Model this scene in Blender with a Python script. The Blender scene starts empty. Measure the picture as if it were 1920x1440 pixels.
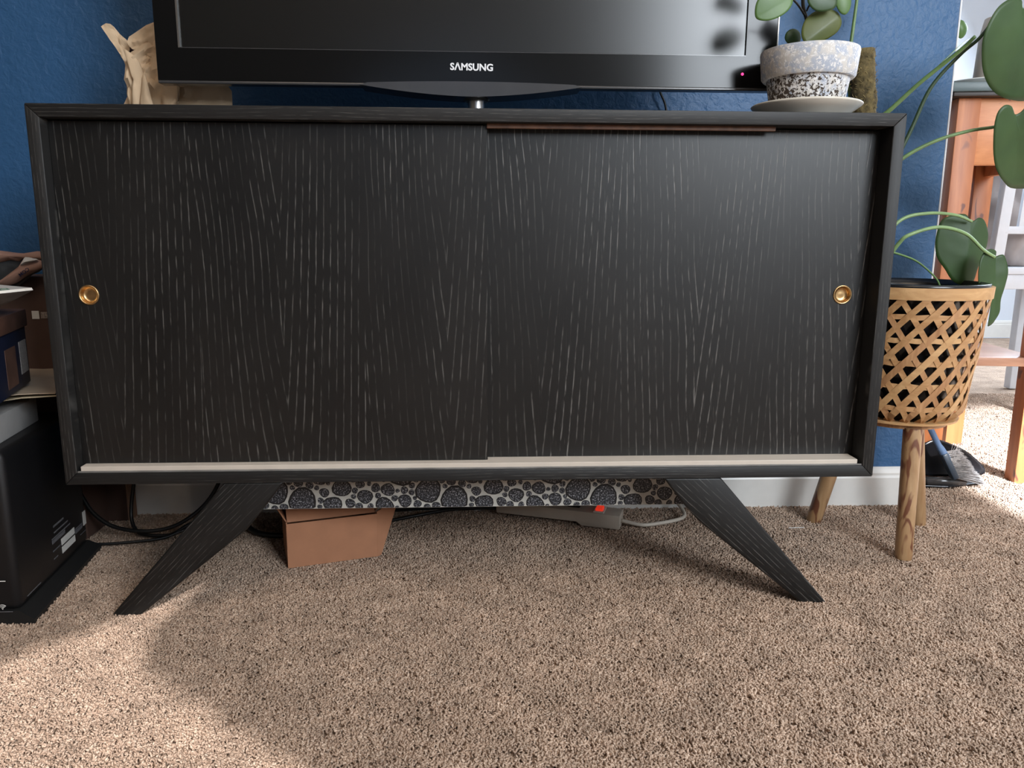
import bpy, bmesh, math, random
import numpy as np
from mathutils import Vector, Matrix
random.seed(7); RNG = np.random.RandomState(7)
sc = bpy.context.scene
COL = sc.collection
PI = math.pi

# ------------------------------------------------------------------ camera
FPX = 1442.0
CAM = Vector((-0.0031, -1.0986, 0.5651)); PITCH, YAW, ROLL = 0.1899, 0.0472, 0.0041
_cp, _sp, _cy, _sy, _cr, _sr = math.cos(PITCH), math.sin(PITCH), math.cos(YAW), math.sin(YAW), math.cos(ROLL), math.sin(ROLL)
FW = Vector((_sy*_cp, _cy*_cp, -_sp)); R0 = Vector((_cy, -_sy, 0)); U0 = R0.cross(FW)
RT = _cr*R0 + _sr*U0; UP = -_sr*R0 + _cr*U0
cd = bpy.data.cameras.new('camera'); cam = bpy.data.objects.new('camera', cd); COL.objects.link(cam)
cd.sensor_fit = 'HORIZONTAL'; cd.sensor_width = 36.0; cd.lens = 36.0*FPX/1920.0; cd.clip_start = 0.02
m = Matrix.Identity(4)
for i in range(3):
    m[i][0] = RT[i]; m[i][1] = UP[i]; m[i][2] = -FW[i]; m[i][3] = CAM[i]
cam.matrix_world = m; sc.camera = cam
def at(px, py, Y):
    "point of the plane y=Y seen at a place in the photograph (used to measure real positions)"
    d = FW + RT*((px-960)/FPX) - UP*((py-720)/FPX)
    return CAM + d*((Y-CAM.y)/d.y)

# ------------------------------------------------------------------ light, world, exposure
sc.view_settings.view_transform = 'Standard'; sc.view_settings.look = 'None'
sc.view_settings.gamma = 1.0; sc.view_settings.use_curve_mapping = False
sc.view_settings.exposure = 0.0
w = bpy.data.worlds.new('world'); sc.world = w; w.use_nodes = True
w.node_tree.nodes['Background'].inputs[0].default_value = (0.55, 0.68, 0.9, 1)
w.node_tree.nodes['Background'].inputs[1].default_value = 1.0
sc.cycles.max_bounces = 8; sc.cycles.diffuse_bounces = 4; sc.cycles.glossy_bounces = 4
sc.cycles.sample_clamp_indirect = 4.0
def area(name, loc, target, sx, sy, power, color):
    l = bpy.data.lights.new(name, 'AREA'); l.shape = 'RECTANGLE'; l.size = sx; l.size_y = sy
    l.energy = power; l.color = color
    o = bpy.data.objects.new(name, l); COL.objects.link(o); o.location = loc
    o.rotation_euler = (Vector(target)-Vector(loc)).to_track_quat('-Z', 'Z').to_euler()
    return o
area('daylight_window_rear', (1.62, -2.57, 1.68), (1.62, 0, 1.68), 1.25, 1.15, 98, (0.86, 0.93, 1.0))
area('added_warm_fill', (-0.2, -1.5, 2.36), (-0.2, -1.5, 0), 1.3, 1.3, 16, (1.0, 0.80, 0.62))  # warm fill added under the ceiling, no known lamp there
area('daylight_window_next_room', (3.12, 1.9, 1.35), (1.2, 1.5, 0.3), 1.5, 1.4, 150, (0.72, 0.85, 1.0))
sp = bpy.data.lights.new('added_patch_spot', 'SPOT'); sp.energy = 3300; sp.color = (0.78, 0.88, 1.0); sp.spot_size = math.radians(20.5); sp.spot_blend = 0.12; sp.shadow_soft_size = 0.03  # spot added to brighten the carpet patch beyond the wall corner
spo = bpy.data.objects.new('added_patch_spot', sp); COL.objects.link(spo); spo.location = (1.7, -2.4, 2.25)
spo.rotation_euler = (Vector((1.74, 0.22, 0))-Vector((1.7, -2.4, 2.25))).to_track_quat('-Z', 'Y').to_euler()
SUN_AZ = Vector((0.19, -0.98, 0)).normalized(); SUN_EL = math.radians(30)
SUND = Vector((SUN_AZ.x*math.cos(SUN_EL), SUN_AZ.y*math.cos(SUN_EL), math.sin(SUN_EL)))
sl = bpy.data.lights.new('sun', 'SUN'); sl.energy = 4.2; sl.angle = math.radians(0.6); sl.color = (1.0, 0.95, 0.93)
so = bpy.data.objects.new('sun', sl); COL.objects.link(so); so.location = (0, 0, 3)
so.rotation_euler = SUND.to_track_quat('Z', 'Y').to_euler()

# ------------------------------------------------------------------ materials
def newmat(name):
    mt = bpy.data.materials.new(name); mt.use_nodes = True
    nt = mt.node_tree; b = nt.nodes['Principled BSDF']
    return mt, nt, b
class NB:
    "small node builder"
    def __init__(s, nt): s.nt = nt
    def n(s, t, **kw):
        nd = s.nt.nodes.new(t)
        for k, v in kw.items(): setattr(nd, k, v)
        return nd
    def set(s, sock, v):
        if hasattr(v, 'is_output') or isinstance(v, bpy.types.NodeSocket): s.nt.links.new(v, sock)
        else: sock.default_value = v
    def math(s, op, a, b=0.0, c=None, clamp=False):
        nd = s.n('ShaderNodeMath', operation=op); nd.use_clamp = clamp
        s.set(nd.inputs[0], a); s.set(nd.inputs[1], b)
        if c is not None: s.set(nd.inputs[2], c)
        return nd.outputs[0]
    def comb(s, x, y, z):
        nd = s.n('ShaderNodeCombineXYZ')
        for i, v in enumerate((x, y, z)): s.set(nd.inputs[i], v)
        return nd.outputs[0]
    def obj(s): return s.n('ShaderNodeTexCoord').outputs['Object']
    def geo(s): return s.n('ShaderNodeNewGeometry').outputs['Position']
    def sep(s, v):
        nd = s.n('ShaderNodeSeparateXYZ'); s.set(nd.inputs[0], v); return nd.outputs
    def noise(s, vec, scale, detail=2.0, rough=0.5, dist=0.0):
        nd = s.n('ShaderNodeTexNoise'); s.set(nd.inputs['Vector'], vec)
        nd.inputs['Scale'].default_value = scale; nd.inputs['Detail'].default_value = detail
        nd.inputs['Roughness'].default_value = rough; nd.inputs['Distortion'].default_value = dist
        return nd.outputs['Fac']
    def ramp(s, fac, stops):
        nd = s.n('ShaderNodeValToRGB'); e = nd.color_ramp.elements
        while len(e) < len(stops): e.new(0.5)
        for el, (p, c) in zip(e, stops): el.position = p; el.color = (c[0], c[1], c[2], 1)
        s.set(nd.inputs[0], fac); return nd.outputs[0]
    def maprange(s, v, a, b, c=0.0, d=1.0):
        nd = s.n('ShaderNodeMapRange'); s.set(nd.inputs[0], v)
        for i, q in enumerate((a, b, c, d)): nd.inputs[i+1].default_value = q
        return nd.outputs[0]
    def mix(s, f, a, b):
        nd = s.n('ShaderNodeMix', data_type='RGBA'); s.set(nd.inputs[0], f)
        s.set(nd.inputs[6], a if not isinstance(a, tuple) else (*a, 1)); s.set(nd.inputs[7], b if not isinstance(b, tuple) else (*b, 1))
        return nd.outputs[2]
    def bump(s, h, strength, dist, b):
        nd = s.n('ShaderNodeBump'); nd.inputs['Strength'].default_value = strength; nd.inputs['Distance'].default_value = dist
        s.set(nd.inputs['Height'], h); s.nt.links.new(nd.outputs[0], b.inputs['Normal'])
def plain(name, col, rough=0.5, metal=0.0, var=0.08, vscale=30.0, bump=0.0, bscale=200.0, coat=0.0, spec=0.5, emit=None):
    mt, nt, b = newmat(name); k = NB(nt); p = k.obj()
    f = k.noise(p, vscale, 3)
    c = k.ramp(f, [(0.3, tuple(x*(1-var) for x in col)), (0.7, tuple(min(1, x*(1+var)) for x in col))])
    nt.links.new(c, b.inputs['Base Color'])
    b.inputs['Roughness'].default_value = rough; b.inputs['Metallic'].default_value = metal
    b.inputs['Coat Weight'].default_value = coat; b.inputs['Specular IOR Level'].default_value = spec
    if bump: k.bump(k.noise(p, bscale, 3), bump, 0.002, b)
    if emit: b.inputs['Emission Color'].default_value = (*emit[0], 1); b.inputs['Emission Strength'].default_value = emit[1]
    return mt
def ash(name, axis='z', theta=0.0, cathedral=1.0, seed=0.0, rough=0.40, streak=0.13, spacing=0.0098):
    "black stained open-pored ash: pale limed pores over near-black; grain runs along axis"
    mt, nt, b = newmat(name); k = NB(nt); x, y, z = k.sep(k.obj())
    if axis == 'z': u, v = x, z
    elif axis == 'x': u, v = z, x
    elif axis == 'a':
        c_, s_ = math.cos(theta), math.sin(theta)      # v along (c,s) in x,z
        v = k.math('ADD', k.math('MULTIPLY', x, c_), k.math('MULTIPLY', z, s_))
        u = k.math('SUBTRACT', k.math('MULTIPLY', z, c_), k.math('MULTIPLY', x, s_))
    u = k.math('ADD', u, 5.0+seed)
    lo = k.math('SUBTRACT', k.noise(k.comb(k.math('MULTIPLY', u, 5.0), k.math('MULTIPLY', y, 5.0), k.math('MULTIPLY', v, 2.2)), 1.0, 2), 0.5)
    hi = k.math('SUBTRACT', k.noise(k.comb(k.math('MULTIPLY', u, 60.0), 0.0, k.math('MULTIPLY', v, 22.0)), 1.0, 2), 0.5)
    uu = k.math('ADD', k.math('ADD', u, k.math('MULTIPLY', lo, 0.022)), k.math('MULTIPLY', hi, 0.0016))
    dx = k.math('PINGPONG', uu, 0.118)
    e = k.math('EXPONENT', k.math('MULTIPLY', dx, -9.0))
    vv = k.math('ADD', k.math('SUBTRACT', v, 0.6), k.math('MULTIPLY', lo, 0.35))
    g = k.math('SUBTRACT', dx, k.math('MULTIPLY', k.math('MULTIPLY', vv, 0.085*cathedral), e))
    f = k.math('FRACT', k.math('DIVIDE', g, spacing))
    d = k.math('ABSOLUTE', k.math('SUBTRACT', f, 0.5))
    line = k.maprange(d, 0.01, 0.115, 1.0, 0.0)
    dash = k.maprange(k.noise(k.comb(k.math('MULTIPLY', u, 260.0), 0.0, k.math('MULTIPLY', v, 42.0)), 1.0, 3), 0.42, 0.60)
    big = k.maprange(k.noise(k.comb(k.math('MULTIPLY', u, 14.0), 0.0, k.math('MULTIPLY', v, 3.0)), 1.0, 2), 0.40, 0.62, 0.18, 1.0)
    fine = k.math('MULTIPLY', k.maprange(k.noise(k.comb(k.math('MULTIPLY', u, 620.0), k.math('MULTIPLY', y, 620.0), k.math('MULTIPLY', v, 40.0)), 1.0, 2), 0.62, 0.74), 0.16)
    s = k.math('MULTIPLY', k.math('MAXIMUM', k.math('MULTIPLY', line, dash), fine), big, clamp=True)
    basev = k.ramp(k.noise(k.comb(k.math('MULTIPLY', u, 9.0), k.math('MULTIPLY', y, 9.0), k.math('MULTIPLY', v, 5.0)), 1.0, 3), [(0.35, (0.0050, 0.0049, 0.0048)), (0.7, (0.010, 0.0095, 0.009))])
    c = k.mix(s, basev, (streak, streak*0.95, streak*0.88))
    nt.links.new(c, b.inputs['Base Color'])
    b.inputs['Roughness'].default_value = rough; b.inputs['Specular IOR Level'].default_value = 0.5
    k.bump(k.math('MULTIPLY', s, -1.0), 0.25, 0.0006, b)
    return mt
def wood(name, c1, c2, axis='z', scale=1.0, rough=0.5, knots=None):
    mt, nt, b = newmat(name); k = NB(nt); x, y, z = k.sep(k.obj())
    st = {'z': (60, 60, 5), 'x': (5, 60, 60), 'y': (60, 5, 60)}[axis]
    v = k.comb(k.math('MULTIPLY', x, st[0]*scale), k.math('MULTIPLY', y, st[1]*scale), k.math('MULTIPLY', z, st[2]*scale))
    f = k.noise(v, 1.0, 4, 0.6, 0.6)
    c = k.ramp(f, [(0.3, c1), (0.55, tuple((a+q)/2 for a, q in zip(c1, c2))), (0.75, c2)])
    if knots:
        n2 = k.noise(k.comb(k.math('MULTIPLY', x, knots[0]), k.math('MULTIPLY', y, knots[0]), k.math('MULTIPLY', z, knots[1])), 1.0, 2, 0.5, 0.8)
        c = k.mix(k.maprange(n2, knots[2], knots[2]+0.06), c, knots[3])
    nt.links.new(c, b.inputs['Base Color']); b.inputs['Roughness'].default_value = rough
    k.bump(f, 0.15, 0.001, b)
    return mt

M = {}
M['door'] = ash('ash_door', 'z', streak=0.12)
M['door2'] = ash('ash_door_b', 'z', seed=0.335, streak=0.16)
M['frame_x'] = ash('ash_frame_horizontal', 'x', cathedral=0.0, rough=0.55, streak=0.085, spacing=0.0046)
M['frame_z'] = ash('ash_frame_vertical', 'z', cathedral=0.0, rough=0.55, streak=0.085, spacing=0.0046)
M['legL'] = ash('ash_leg_left', 'a', math.atan2(0.205, 0.205), cathedral=0.15, seed=0.2, rough=0.5, streak=0.09, spacing=0.006)
M['legR'] = ash('ash_leg_right', 'a', math.atan2(-0.205, 0.205), cathedral=0.6, seed=0.11, rough=0.5, streak=0.11, spacing=0.0062)
M['dark_inside'] = plain('black_inside', (0.006, 0.006, 0.006), 0.7)
M['brass'] = plain('brass', (0.58, 0.38, 0.18), 0.33, 1.0, var=0.15, vscale=120)
M['track'] = plain('cream_track', (0.62, 0.55, 0.47), 0.45, var=0.04)
M['worn'] = plain('worn_brown_edge', (0.12, 0.055, 0.03), 0.6, var=0.4, vscale=60)
# carpet
def carpet(name, tuft):
    mt, nt, b = newmat(name); k = NB(nt); p = k.geo()
    a = k.noise(p, 260.0 if tuft else 330.0, 2, 0.6); g = k.noise(p, 16.0, 3, 0.6); h = k.noise(p, 3.2, 2)
    c = k.ramp(a, [(0.28, (0.35, 0.24, 0.175)), (0.5, (0.515, 0.375, 0.28)), (0.70, (0.74, 0.58, 0.455))])
    dk = k.math('ADD', k.maprange(g, 0.3, 0.7, 0.72, 1.06), k.maprange(h, 0.3, 0.7, -0.06, 0.06))
    mm = k.n('ShaderNodeMix', data_type='RGBA', blend_type='MULTIPLY'); mm.inputs[0].default_value = 1.0
    nt.links.new(c, mm.inputs[6]); nt.links.new(k.comb(dk, dk, dk), mm.inputs[7])
    nt.links.new(mm.outputs[2], b.inputs['Base Color']); b.inputs['Roughness'].default_value = 0.95
    b.inputs['Specular IOR Level'].default_value = 0.15
    if not tuft: k.bump(a, 0.9, 0.006, b)
    return mt
M['carpet'] = carpet('carpet_backing', False); M['tuft'] = carpet('carpet_tuft', True)
def wallmat(name, col, rough, bscale, bstr, spec=0.5):
    mt, nt, b = newmat(name); k = NB(nt); p = k.geo()
    f = k.noise(p, bscale, 3, 0.55, 0.4); f2 = k.noise(p, 3.0, 2)
    c = k.ramp(f2, [(0.3, tuple(x*0.96 for x in col)), (0.7, tuple(x*1.04 for x in col))])
    nt.links.new(c, b.inputs['Base Color']); b.inputs['Roughness'].default_value = rough; b.inputs['Specular IOR Level'].default_value = spec
    k.bump(f, bstr, 0.006, b)
    return mt
M['blue'] = wallmat('blue_paint', (0.026, 0.098, 0.225), 0.5, 75, 0.45)
M['white_wall'] = wallmat('white_paint', (0.74, 0.74, 0.76), 0.7, 60, 0.15)
M['far_wall'] = wallmat('pale_far_paint', (0.66, 0.70, 0.76), 0.7, 60, 0.1)
M['trim'] = plain('white_trim', (0.72, 0.70, 0.66), 0.35, var=0.03)
M['taupe_wall'] = wallmat('taupe_paint', (0.16, 0.145, 0.13), 0.7, 60, 0.1)
M['ceil'] = wallmat('ceiling_paint', (0.75, 0.73, 0.70), 0.8, 40, 0.2)

# ------------------------------------------------------------------ geometry helpers
def root(name, label, cat, loc, group=None):
    o = bpy.data.objects.new(name, None); COL.objects.link(o); o.location = loc; o.empty_display_size = 0.05
    o['label'] = label; o['category'] = cat
    if group: o['group'] = group
    return o
def origin_of(parent):
    q = parent
    while q.parent: q = q.parent
    return Vector(q.location)
def link(name, bm, mat, parent=None, smooth=False, loc=None, label=None):
    "world-coordinate bmesh -> one object (child meshes are stored relative to the thing's base)"
    off = origin_of(parent) if parent else (Vector(loc) if loc is not None else Vector((0, 0, 0)))
    bmesh.ops.translate(bm, verts=bm.verts, vec=-off)
    bmesh.ops.recalc_face_normals(bm, faces=bm.faces)
    me = bpy.data.meshes.new(name); bm.to_mesh(me); bm.free()
    for mt in (mat if isinstance(mat, (list, tuple)) else [mat]): me.materials.append(mt)
    if smooth:
        for pl in me.polygons: pl.use_smooth = True
        if smooth != 'all':
            me.set_sharp_from_angle(angle=math.radians(38))
    o = bpy.data.objects.new(name, me); COL.objects.link(o)
    if parent: o.parent = parent
    else: o.location = off
    if label: o['label'] = label
    return o
def tag(o, label=None, cat=None, group=None, kind=None):
    if label: o['label'] = label
    if cat: o['category'] = cat
    if group: o['group'] = group
    if kind: o['kind'] = kind
    return o
def bx(bm, x0, x1, y0, y1, z0, z1, bev=0.0, seg=2):
    t = bmesh.new(); bmesh.ops.create_cube(t, size=1.0)
    for v in t.verts:
        v.co = Vector(((x0+x1)/2+v.co.x*(x1-x0), (y0+y1)/2+v.co.y*(y1-y0), (z0+z1)/2+v.co.z*(z1-z0)))
    if bev: bmesh.ops.bevel(t, geom=t.edges[:], offset=bev, segments=seg, affect='EDGES', profile=0.5)
    merge(bm, t); return bm
def merge(bm, t):
    me = bpy.data.meshes.new('tmp'); t.to_mesh(me); t.free(); bm.from_mesh(me); bpy.data.meshes.remove(me)
def box(x0, x1, y0, y1, z0, z1, bev=0.0, seg=2):
    return bx(bmesh.new(), x0, x1, y0, y1, z0, z1, bev, seg)
def prism(pts, axis_vec, bev=0.0, seg=2):
    "closed polygon (3D points) extruded by a vector"
    bm = bmesh.new(); vs = [bm.verts.new(p) for p in pts]; f = bm.faces.new(vs)
    r = bmesh.ops.extrude_face_region(bm, geom=[f]); nv = [e for e in r['geom'] if isinstance(e, bmesh.types.BMVert)]
    bmesh.ops.translate(bm, verts=nv, vec=Vector(axis_vec))
    if bev: bmesh.ops.bevel(bm, geom=bm.edges[:], offset=bev, segments=seg, affect='EDGES', profile=0.5)
    return bm
def frame_from(t):
    t = t.normalized(); a = Vector((0, 0, 1)) if abs(t.z) < 0.9 else Vector((1, 0, 0))
    n = t.cross(a).normalized(); return n, t.cross(n).normalized()
def tube(pts, rad, sides=10, bm=None, cap=True):
    bm = bm or bmesh.new(); pts = [Vector(p) for p in pts]; n = len(pts)
    if not isinstance(rad, (list, tuple)): rad = [rad]*n
    rings = []; prev = None
    for i, p in enumerate(pts):
        t = (pts[min(i+1, n-1)]-pts[max(i-1, 0)])
        if prev is None: a, b = frame_from(t)
        else:
            t = t.normalized(); a = (prev-t*prev.dot(t)).normalized(); b = t.cross(a).normalized()
        prev = a
        rings.append([bm.verts.new(p+(a*math.cos(2*PI*j/sides)+b*math.sin(2*PI*j/sides))*rad[i]) for j in range(sides)])
    for i in range(n-1):
        for j in range(sides):
            bm.faces.new((rings[i][j], rings[i][(j+1) % sides], rings[i+1][(j+1) % sides], rings[i+1][j]))
    if cap: bm.faces.new(rings[0][::-1]); bm.faces.new(rings[-1])
    return bm
def smoothpath(pts, n=8):
    pts = [Vector(p) for p in pts]; out = []
    P = [pts[0]*2-pts[1]]+pts+[pts[-1]*2-pts[-2]]
    for i in range(1, len(P)-2):
        for k in range(n):
            t = k/n; a, b, c, d = P[i-1], P[i], P[i+1], P[i+2]
            out.append(0.5*((2*b)+(c-a)*t+(2*a-5*b+4*c-d)*t*t+(3*b-a-3*c+d)*t**3))
    out.append(pts[-1]); return out
def lathe(prof, cx, cy, sides=48, bm=None, closed=False, tilt=None):
    "profile of (r,z); optional lobed radius"
    bm = bm or bmesh.new(); rings = []
    for r, z in prof:
        if r < 1e-6: rings.append([bm.verts.new((cx, cy, z))])
        else: rings.append([bm.verts.new((cx+r*math.cos(2*PI*j/sides), cy+r*math.sin(2*PI*j/sides), z)) for j in range(sides)])
    for a, b in zip(rings, rings[1:]):
        for j in range(sides):
            q = (j+1) % sides
            if len(a) == 1 and len(b) == 1: continue
            if len(a) == 1: bm.faces.new((a[0], b[q], b[j]))
            elif len(b) == 1: bm.faces.new((a[j], a[q], b[0]))
            else: bm.faces.new((a[j], a[q], b[q], b[j]))
    if closed:
        a, b = rings[-1], rings[0]
        for j in range(sides):
            q = (j+1) % sides; bm.faces.new((a[j], a[q], b[q], b[j]))
    return bm
def textmesh(s, height, width=None, depth=0.0004, offset=0.0):
    cu = bpy.data.curves.new('t', 'FONT'); cu.body = s; cu.size = 1.0; cu.extrude = 0.5; cu.offset = offset; cu.resolution_u = 3
    ob = bpy.data.objects.new('t', cu); COL.objects.link(ob)
    bpy.context.view_layer.update()
    me = bpy.data.meshes.new_from_object(ob.evaluated_get(bpy.context.evaluated_depsgraph_get()))
    bpy.data.objects.remove(ob); bm = bmesh.new(); bm.from_mesh(me); bpy.data.meshes.remove(me)
    xs = [v.co.x for v in bm.verts]; ys = [v.co.y for v in bm.verts]
    x0, x1, y0, y1 = min(xs), max(xs), min(ys), max(ys); sy = height/(y1-y0); sx = (width/(x1-x0)) if width else sy
    for v in bm.verts: v.co = Vector(((v.co.x-(x0+x1)/2)*sx, (v.co.y-(y0+y1)/2)*sy, v.co.z*depth))
    return bm      # centred in local XY, thickness along Z
def place(bm, origin, xdir, ydir):
    "map local X,Y,Z of a bmesh on to world axes"
    xd = Vector(xdir).normalized(); yd = Vector(ydir).normalized(); zd = xd.cross(yd); o = Vector(origin)
    for v in bm.verts: v.co = o+xd*v.co.x+yd*v.co.y+zd*v.co.z
    return bm

# ================================================================== SETTING
WY = 0.447; WX = 0.932; WT = 0.115            # blue wall: face depth, right end, thickness
X0, X1, Y0, Y1, H = -2.1, 3.2, -2.6, 3.2, 2.4
tag(link('floor', box(X0, X1, Y0, Y1, -0.02, -0.004), M['carpet']), kind='structure')
tag(link('wall_back', box(X0, WX-0.004, WY, WY+WT, 0, H), M['blue']), kind='structure')
tag(link('trim_1', box(WX-0.004, WX, WY-0.001, WY+WT, 0.0, H, 0.0015), M['white_wall']), kind='structure')
tag(link('wall_far', box(X0, X1, Y1, Y1+0.1, 0, H), M['far_wall']), kind='structure')
tag(link('wall_left', box(X0-0.1, X0, Y0, Y1, 0, H), M['taupe_wall']), kind='structure')
tag(link('ceiling', box(X0, X1, Y0, Y1, H, H+0.1), M['ceil']), kind='structure')
def base_profile(x0, x1, yf, h, wallside=1):
    pts = [(0, 0), (0, h*0.74), (0.002, h*0.80), (0.002, h*0.86), (0.006, h*0.95), (0.010, h), (0.0135, h), (0.0135, 0)]
    return prism([(x0, yf+a*wallside, z) for a, z in pts], (x1-x0, 0, 0))
tag(link('baseboard_back', base_profile(X0, WX, WY-0.0125, 0.084), M['trim']), kind='structure')
tag(link('baseboard_far', base_profile(X0, X1, Y1-0.0125, 0.10), M['trim']), kind='structure')
# rear wall (behind the photographer) with two made-up openings, cut so the sun draws the floor patches; right wall with one window
def wall_with_holes(plane, c, a0, a1, z0, z1, holes, thick):
    "wall slab at x=c or y=c with polygonal openings (list of [(a,z)..])"
    bm = bmesh.new(); from mathutils.geometry import tessellate_polygon
    loops = [[Vector((a0, z0, 0)), Vector((a1, z0, 0)), Vector((a1, z1, 0)), Vector((a0, z1, 0))]]+[[Vector((a, z, 0)) for a, z in h] for h in holes]
    flat = [v for l in loops for v in l]; tris = tessellate_polygon(loops)
    def P(v, d): return (v.x, c+d, v.y) if plane == 'y' else (c+d, v.x, v.y)
    for d in (0, thick):
        vs = [bm.verts.new(P(v, d)) for v in flat]
        for t in tris: bm.faces.new([vs[i] for i in t])
    i0 = 0
    bm.verts.ensure_lookup_table(); N = len(flat)
    for l in loops:
        for i in range(len(l)):
            j = (i+1) % len(l); bm.faces.new([bm.verts[k] for k in (i0+i, i0+j, N+i0+j, N+i0+i)])
        i0 += len(l)
    return bm
def to_rear(x, y):                             # where the sun ray that lights floor point (x,y) crosses the rear wall
    t = (y-Y0)/(-SUN_AZ.y); return (x+SUN_AZ.x*t, t*math.tan(SUN_EL))
patch_left = [(-0.453, -0.135), (-0.475, -0.01), (-0.445, 0.13), (-0.55, -0.023), (-0.66, -0.13), (-1.0, -0.42), (-1.0, -0.9), (0.25, -0.73)]
patch_right = [(1.100, 0.62), (1.137, 0.37), (1.20, 0.05), (2.3, 0.05), (2.3, 1.1), (1.60, 1.12), (1.0, 1.02), (1.0, 0.66)]
hl = [to_rear(*q) for q in patch_left]; hr = [to_rear(*q) for q in patch_right]
tag(link('wall_rear', wall_with_holes('y', Y0, X0, X1, 0, H, [hl, hr], -0.004), M['taupe_wall']), kind='structure')
tag(link('wall_right', box(X1, X1+0.1, Y0, Y1, 0, H), M['white_wall']), kind='structure')

# carpet pile: short looped tufts scattered on the floor (nobody could count them)
def tuft_mesh():
    bm = bmesh.new()
    for a in range(3):
        an = a*2.1+0.4; dx, dy = math.cos(an), math.sin(an)
        pts = [(dx*0.0006, dy*0.0006, -0.003), (dx*0.0012, dy*0.0012, 0.0015), (dx*0.0024, dy*0.0024, 0.0034), (dx*0.0040+dy*0.0012, dy*0.0040-dx*0.0012, 0.0040)]
        tube(pts, [0.0010, 0.0011, 0.0012, 0.0007], 4, bm)
    me = bpy.data.meshes.new('tuft'); bm.to_mesh(me); bm.free(); me.materials.append(M['tuft'])
    for pl in me.polygons: pl.use_smooth = True
    return me
def make_pile():
    bm = bmesh.new()
    regs = [(-1.05, 1.25, -0.62, 0.44, 1.0), (0.93, 2.2, 0.44, 1.6, 0.6)]
    vs = []
    lay = bm.faces.layers.float.new('dens')
    for x0, x1, y0, y1, d in regs:
        f = bm.faces.new([bm.verts.new(q) for q in ((x0, y0, -0.003), (x1, y0, -0.003), (x1, y1, -0.003), (x0, y1, -0.003))]); f[lay] = d
    me = bpy.data.meshes.new('carpet_pile'); bm.to_mesh(me); bm.free(); me.materials.append(M['tuft'])
    o = bpy.data.objects.new('carpet_pile', me); COL.objects.link(o)
    tag(o, 'beige brown looped carpet pile covering the floor', 'carpet', kind='stuff')
    tm = tuft_mesh(); to = bpy.data.objects.new('tuft', tm)
    ng = bpy.data.node_groups.new('pile', 'GeometryNodeTree')
    ng.interface.new_socket('Geometry', in_out='INPUT', socket_type='NodeSocketGeometry')
    ng.interface.new_socket('Geometry', in_out='OUTPUT', socket_type='NodeSocketGeometry')
    N = ng.nodes; L = ng.links
    gi = N.new('NodeGroupInput'); go = N.new('NodeGroupOutput')
    dp = N.new('GeometryNodeDistributePointsOnFaces'); dp.distribute_method = 'RANDOM'; dp.inputs['Density'].default_value = 70000.0
    na = N.new('GeometryNodeInputNamedAttribute'); na.data_type = 'FLOAT'; na.inputs['Name'].default_value = 'dens'
    mu = N.new('ShaderNodeMath'); mu.operation = 'MULTIPLY'; mu.inputs[1].default_value = 70000.0
    L.new(na.outputs['Attribute'], mu.inputs[0]); L.new(mu.outputs[0], dp.inputs['Density'])
    oi = N.new('GeometryNodeObjectInfo'); oi.inputs['Object'].default_value = to; oi.inputs['As Instance'].default_value = True
    ip = N.new('GeometryNodeInstanceOnPoints')
    rv = N.new('FunctionNodeRandomValue'); rv.data_type = 'FLOAT_VECTOR'; rv.inputs[0].default_value = (-0.45, -0.45, 0); rv.inputs[1].default_value = (0.45, 0.45, 6.283)
    rs = N.new('FunctionNodeRandomValue'); rs.data_type = 'FLOAT'; rs.inputs[2].default_value = 0.8; rs.inputs[3].default_value = 1.3
    L.new(gi.outputs[0], dp.inputs['Mesh']); L.new(dp.outputs['Points'], ip.inputs['Points']); L.new(oi.outputs['Geometry'], ip.inputs['Instance'])
    L.new(rv.outputs[0], ip.inputs['Rotation']); L.new(rs.outputs[1], ip.inputs['Scale']); L.new(ip.outputs[0], go.inputs[0])
    md = o.modifiers.new('pile', 'NODES'); md.node_group = ng
make_pile()

# ================================================================== CABINET
ZT, ZB, W2, T, D = 0.736, 0.2072, 0.600, 0.0178, 0.405
cab = root('sideboard', 'long black ash sideboard with two sliding doors on splayed legs', 'cabinet', (0, 0.2, 0))
def board(quad, name, mat):
    b = prism([(x, 0.0, z) for x, z in quad], (0, D, 0), 0.0012, 2)
    return link(name, b, mat, cab, smooth=True)
top = board([(-W2, ZT), (W2, ZT), (W2-T, ZT-T), (-W2+T, ZT-T)], 'top_panel', M['frame_x'])
board([(-W2, ZB), (W2, ZB), (W2-T, ZB+T), (-W2+T, ZB+T)], 'bottom_panel', M['frame_x'])
sideL = board([(-W2, ZB+0.0006), (-W2, ZT-0.0006), (-W2+T, ZT-T), (-W2+T, ZB+T)], 'side_panel', M['frame_z'])
board([(W2, ZB+0.0006), (W2, ZT-0.0006), (W2-T, ZT-T), (W2-T, ZB+T)], 'side_panel', M['frame_z'])
link('back_panel', box(-W2+T, W2-T, D-0.008, D, ZB+T, ZT-T), M['dark_inside'], cab)
xi = W2-T
link('sliding_track', box(-xi+0.004, xi-0.006, 0.004, 0.036, ZB+T, ZB+T+0.0085, 0.0006), M['track'], cab, label='cream painted sliding track under the doors')
link('track_sill', box(-xi, xi, 0.0015, 0.0045, ZB+T-0.0005, ZB+T+0.002, 0.0006), plain('grey_sill', (0.16, 0.155, 0.145), 0.5, var=0.3, vscale=25), cab)
link('upper_rail', box(0.013, 0.42, 0.014, 0.019, ZT-T-0.0065, ZT-T, 0.0008), M['worn'], cab, label='worn brown edge above the right door')
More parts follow.
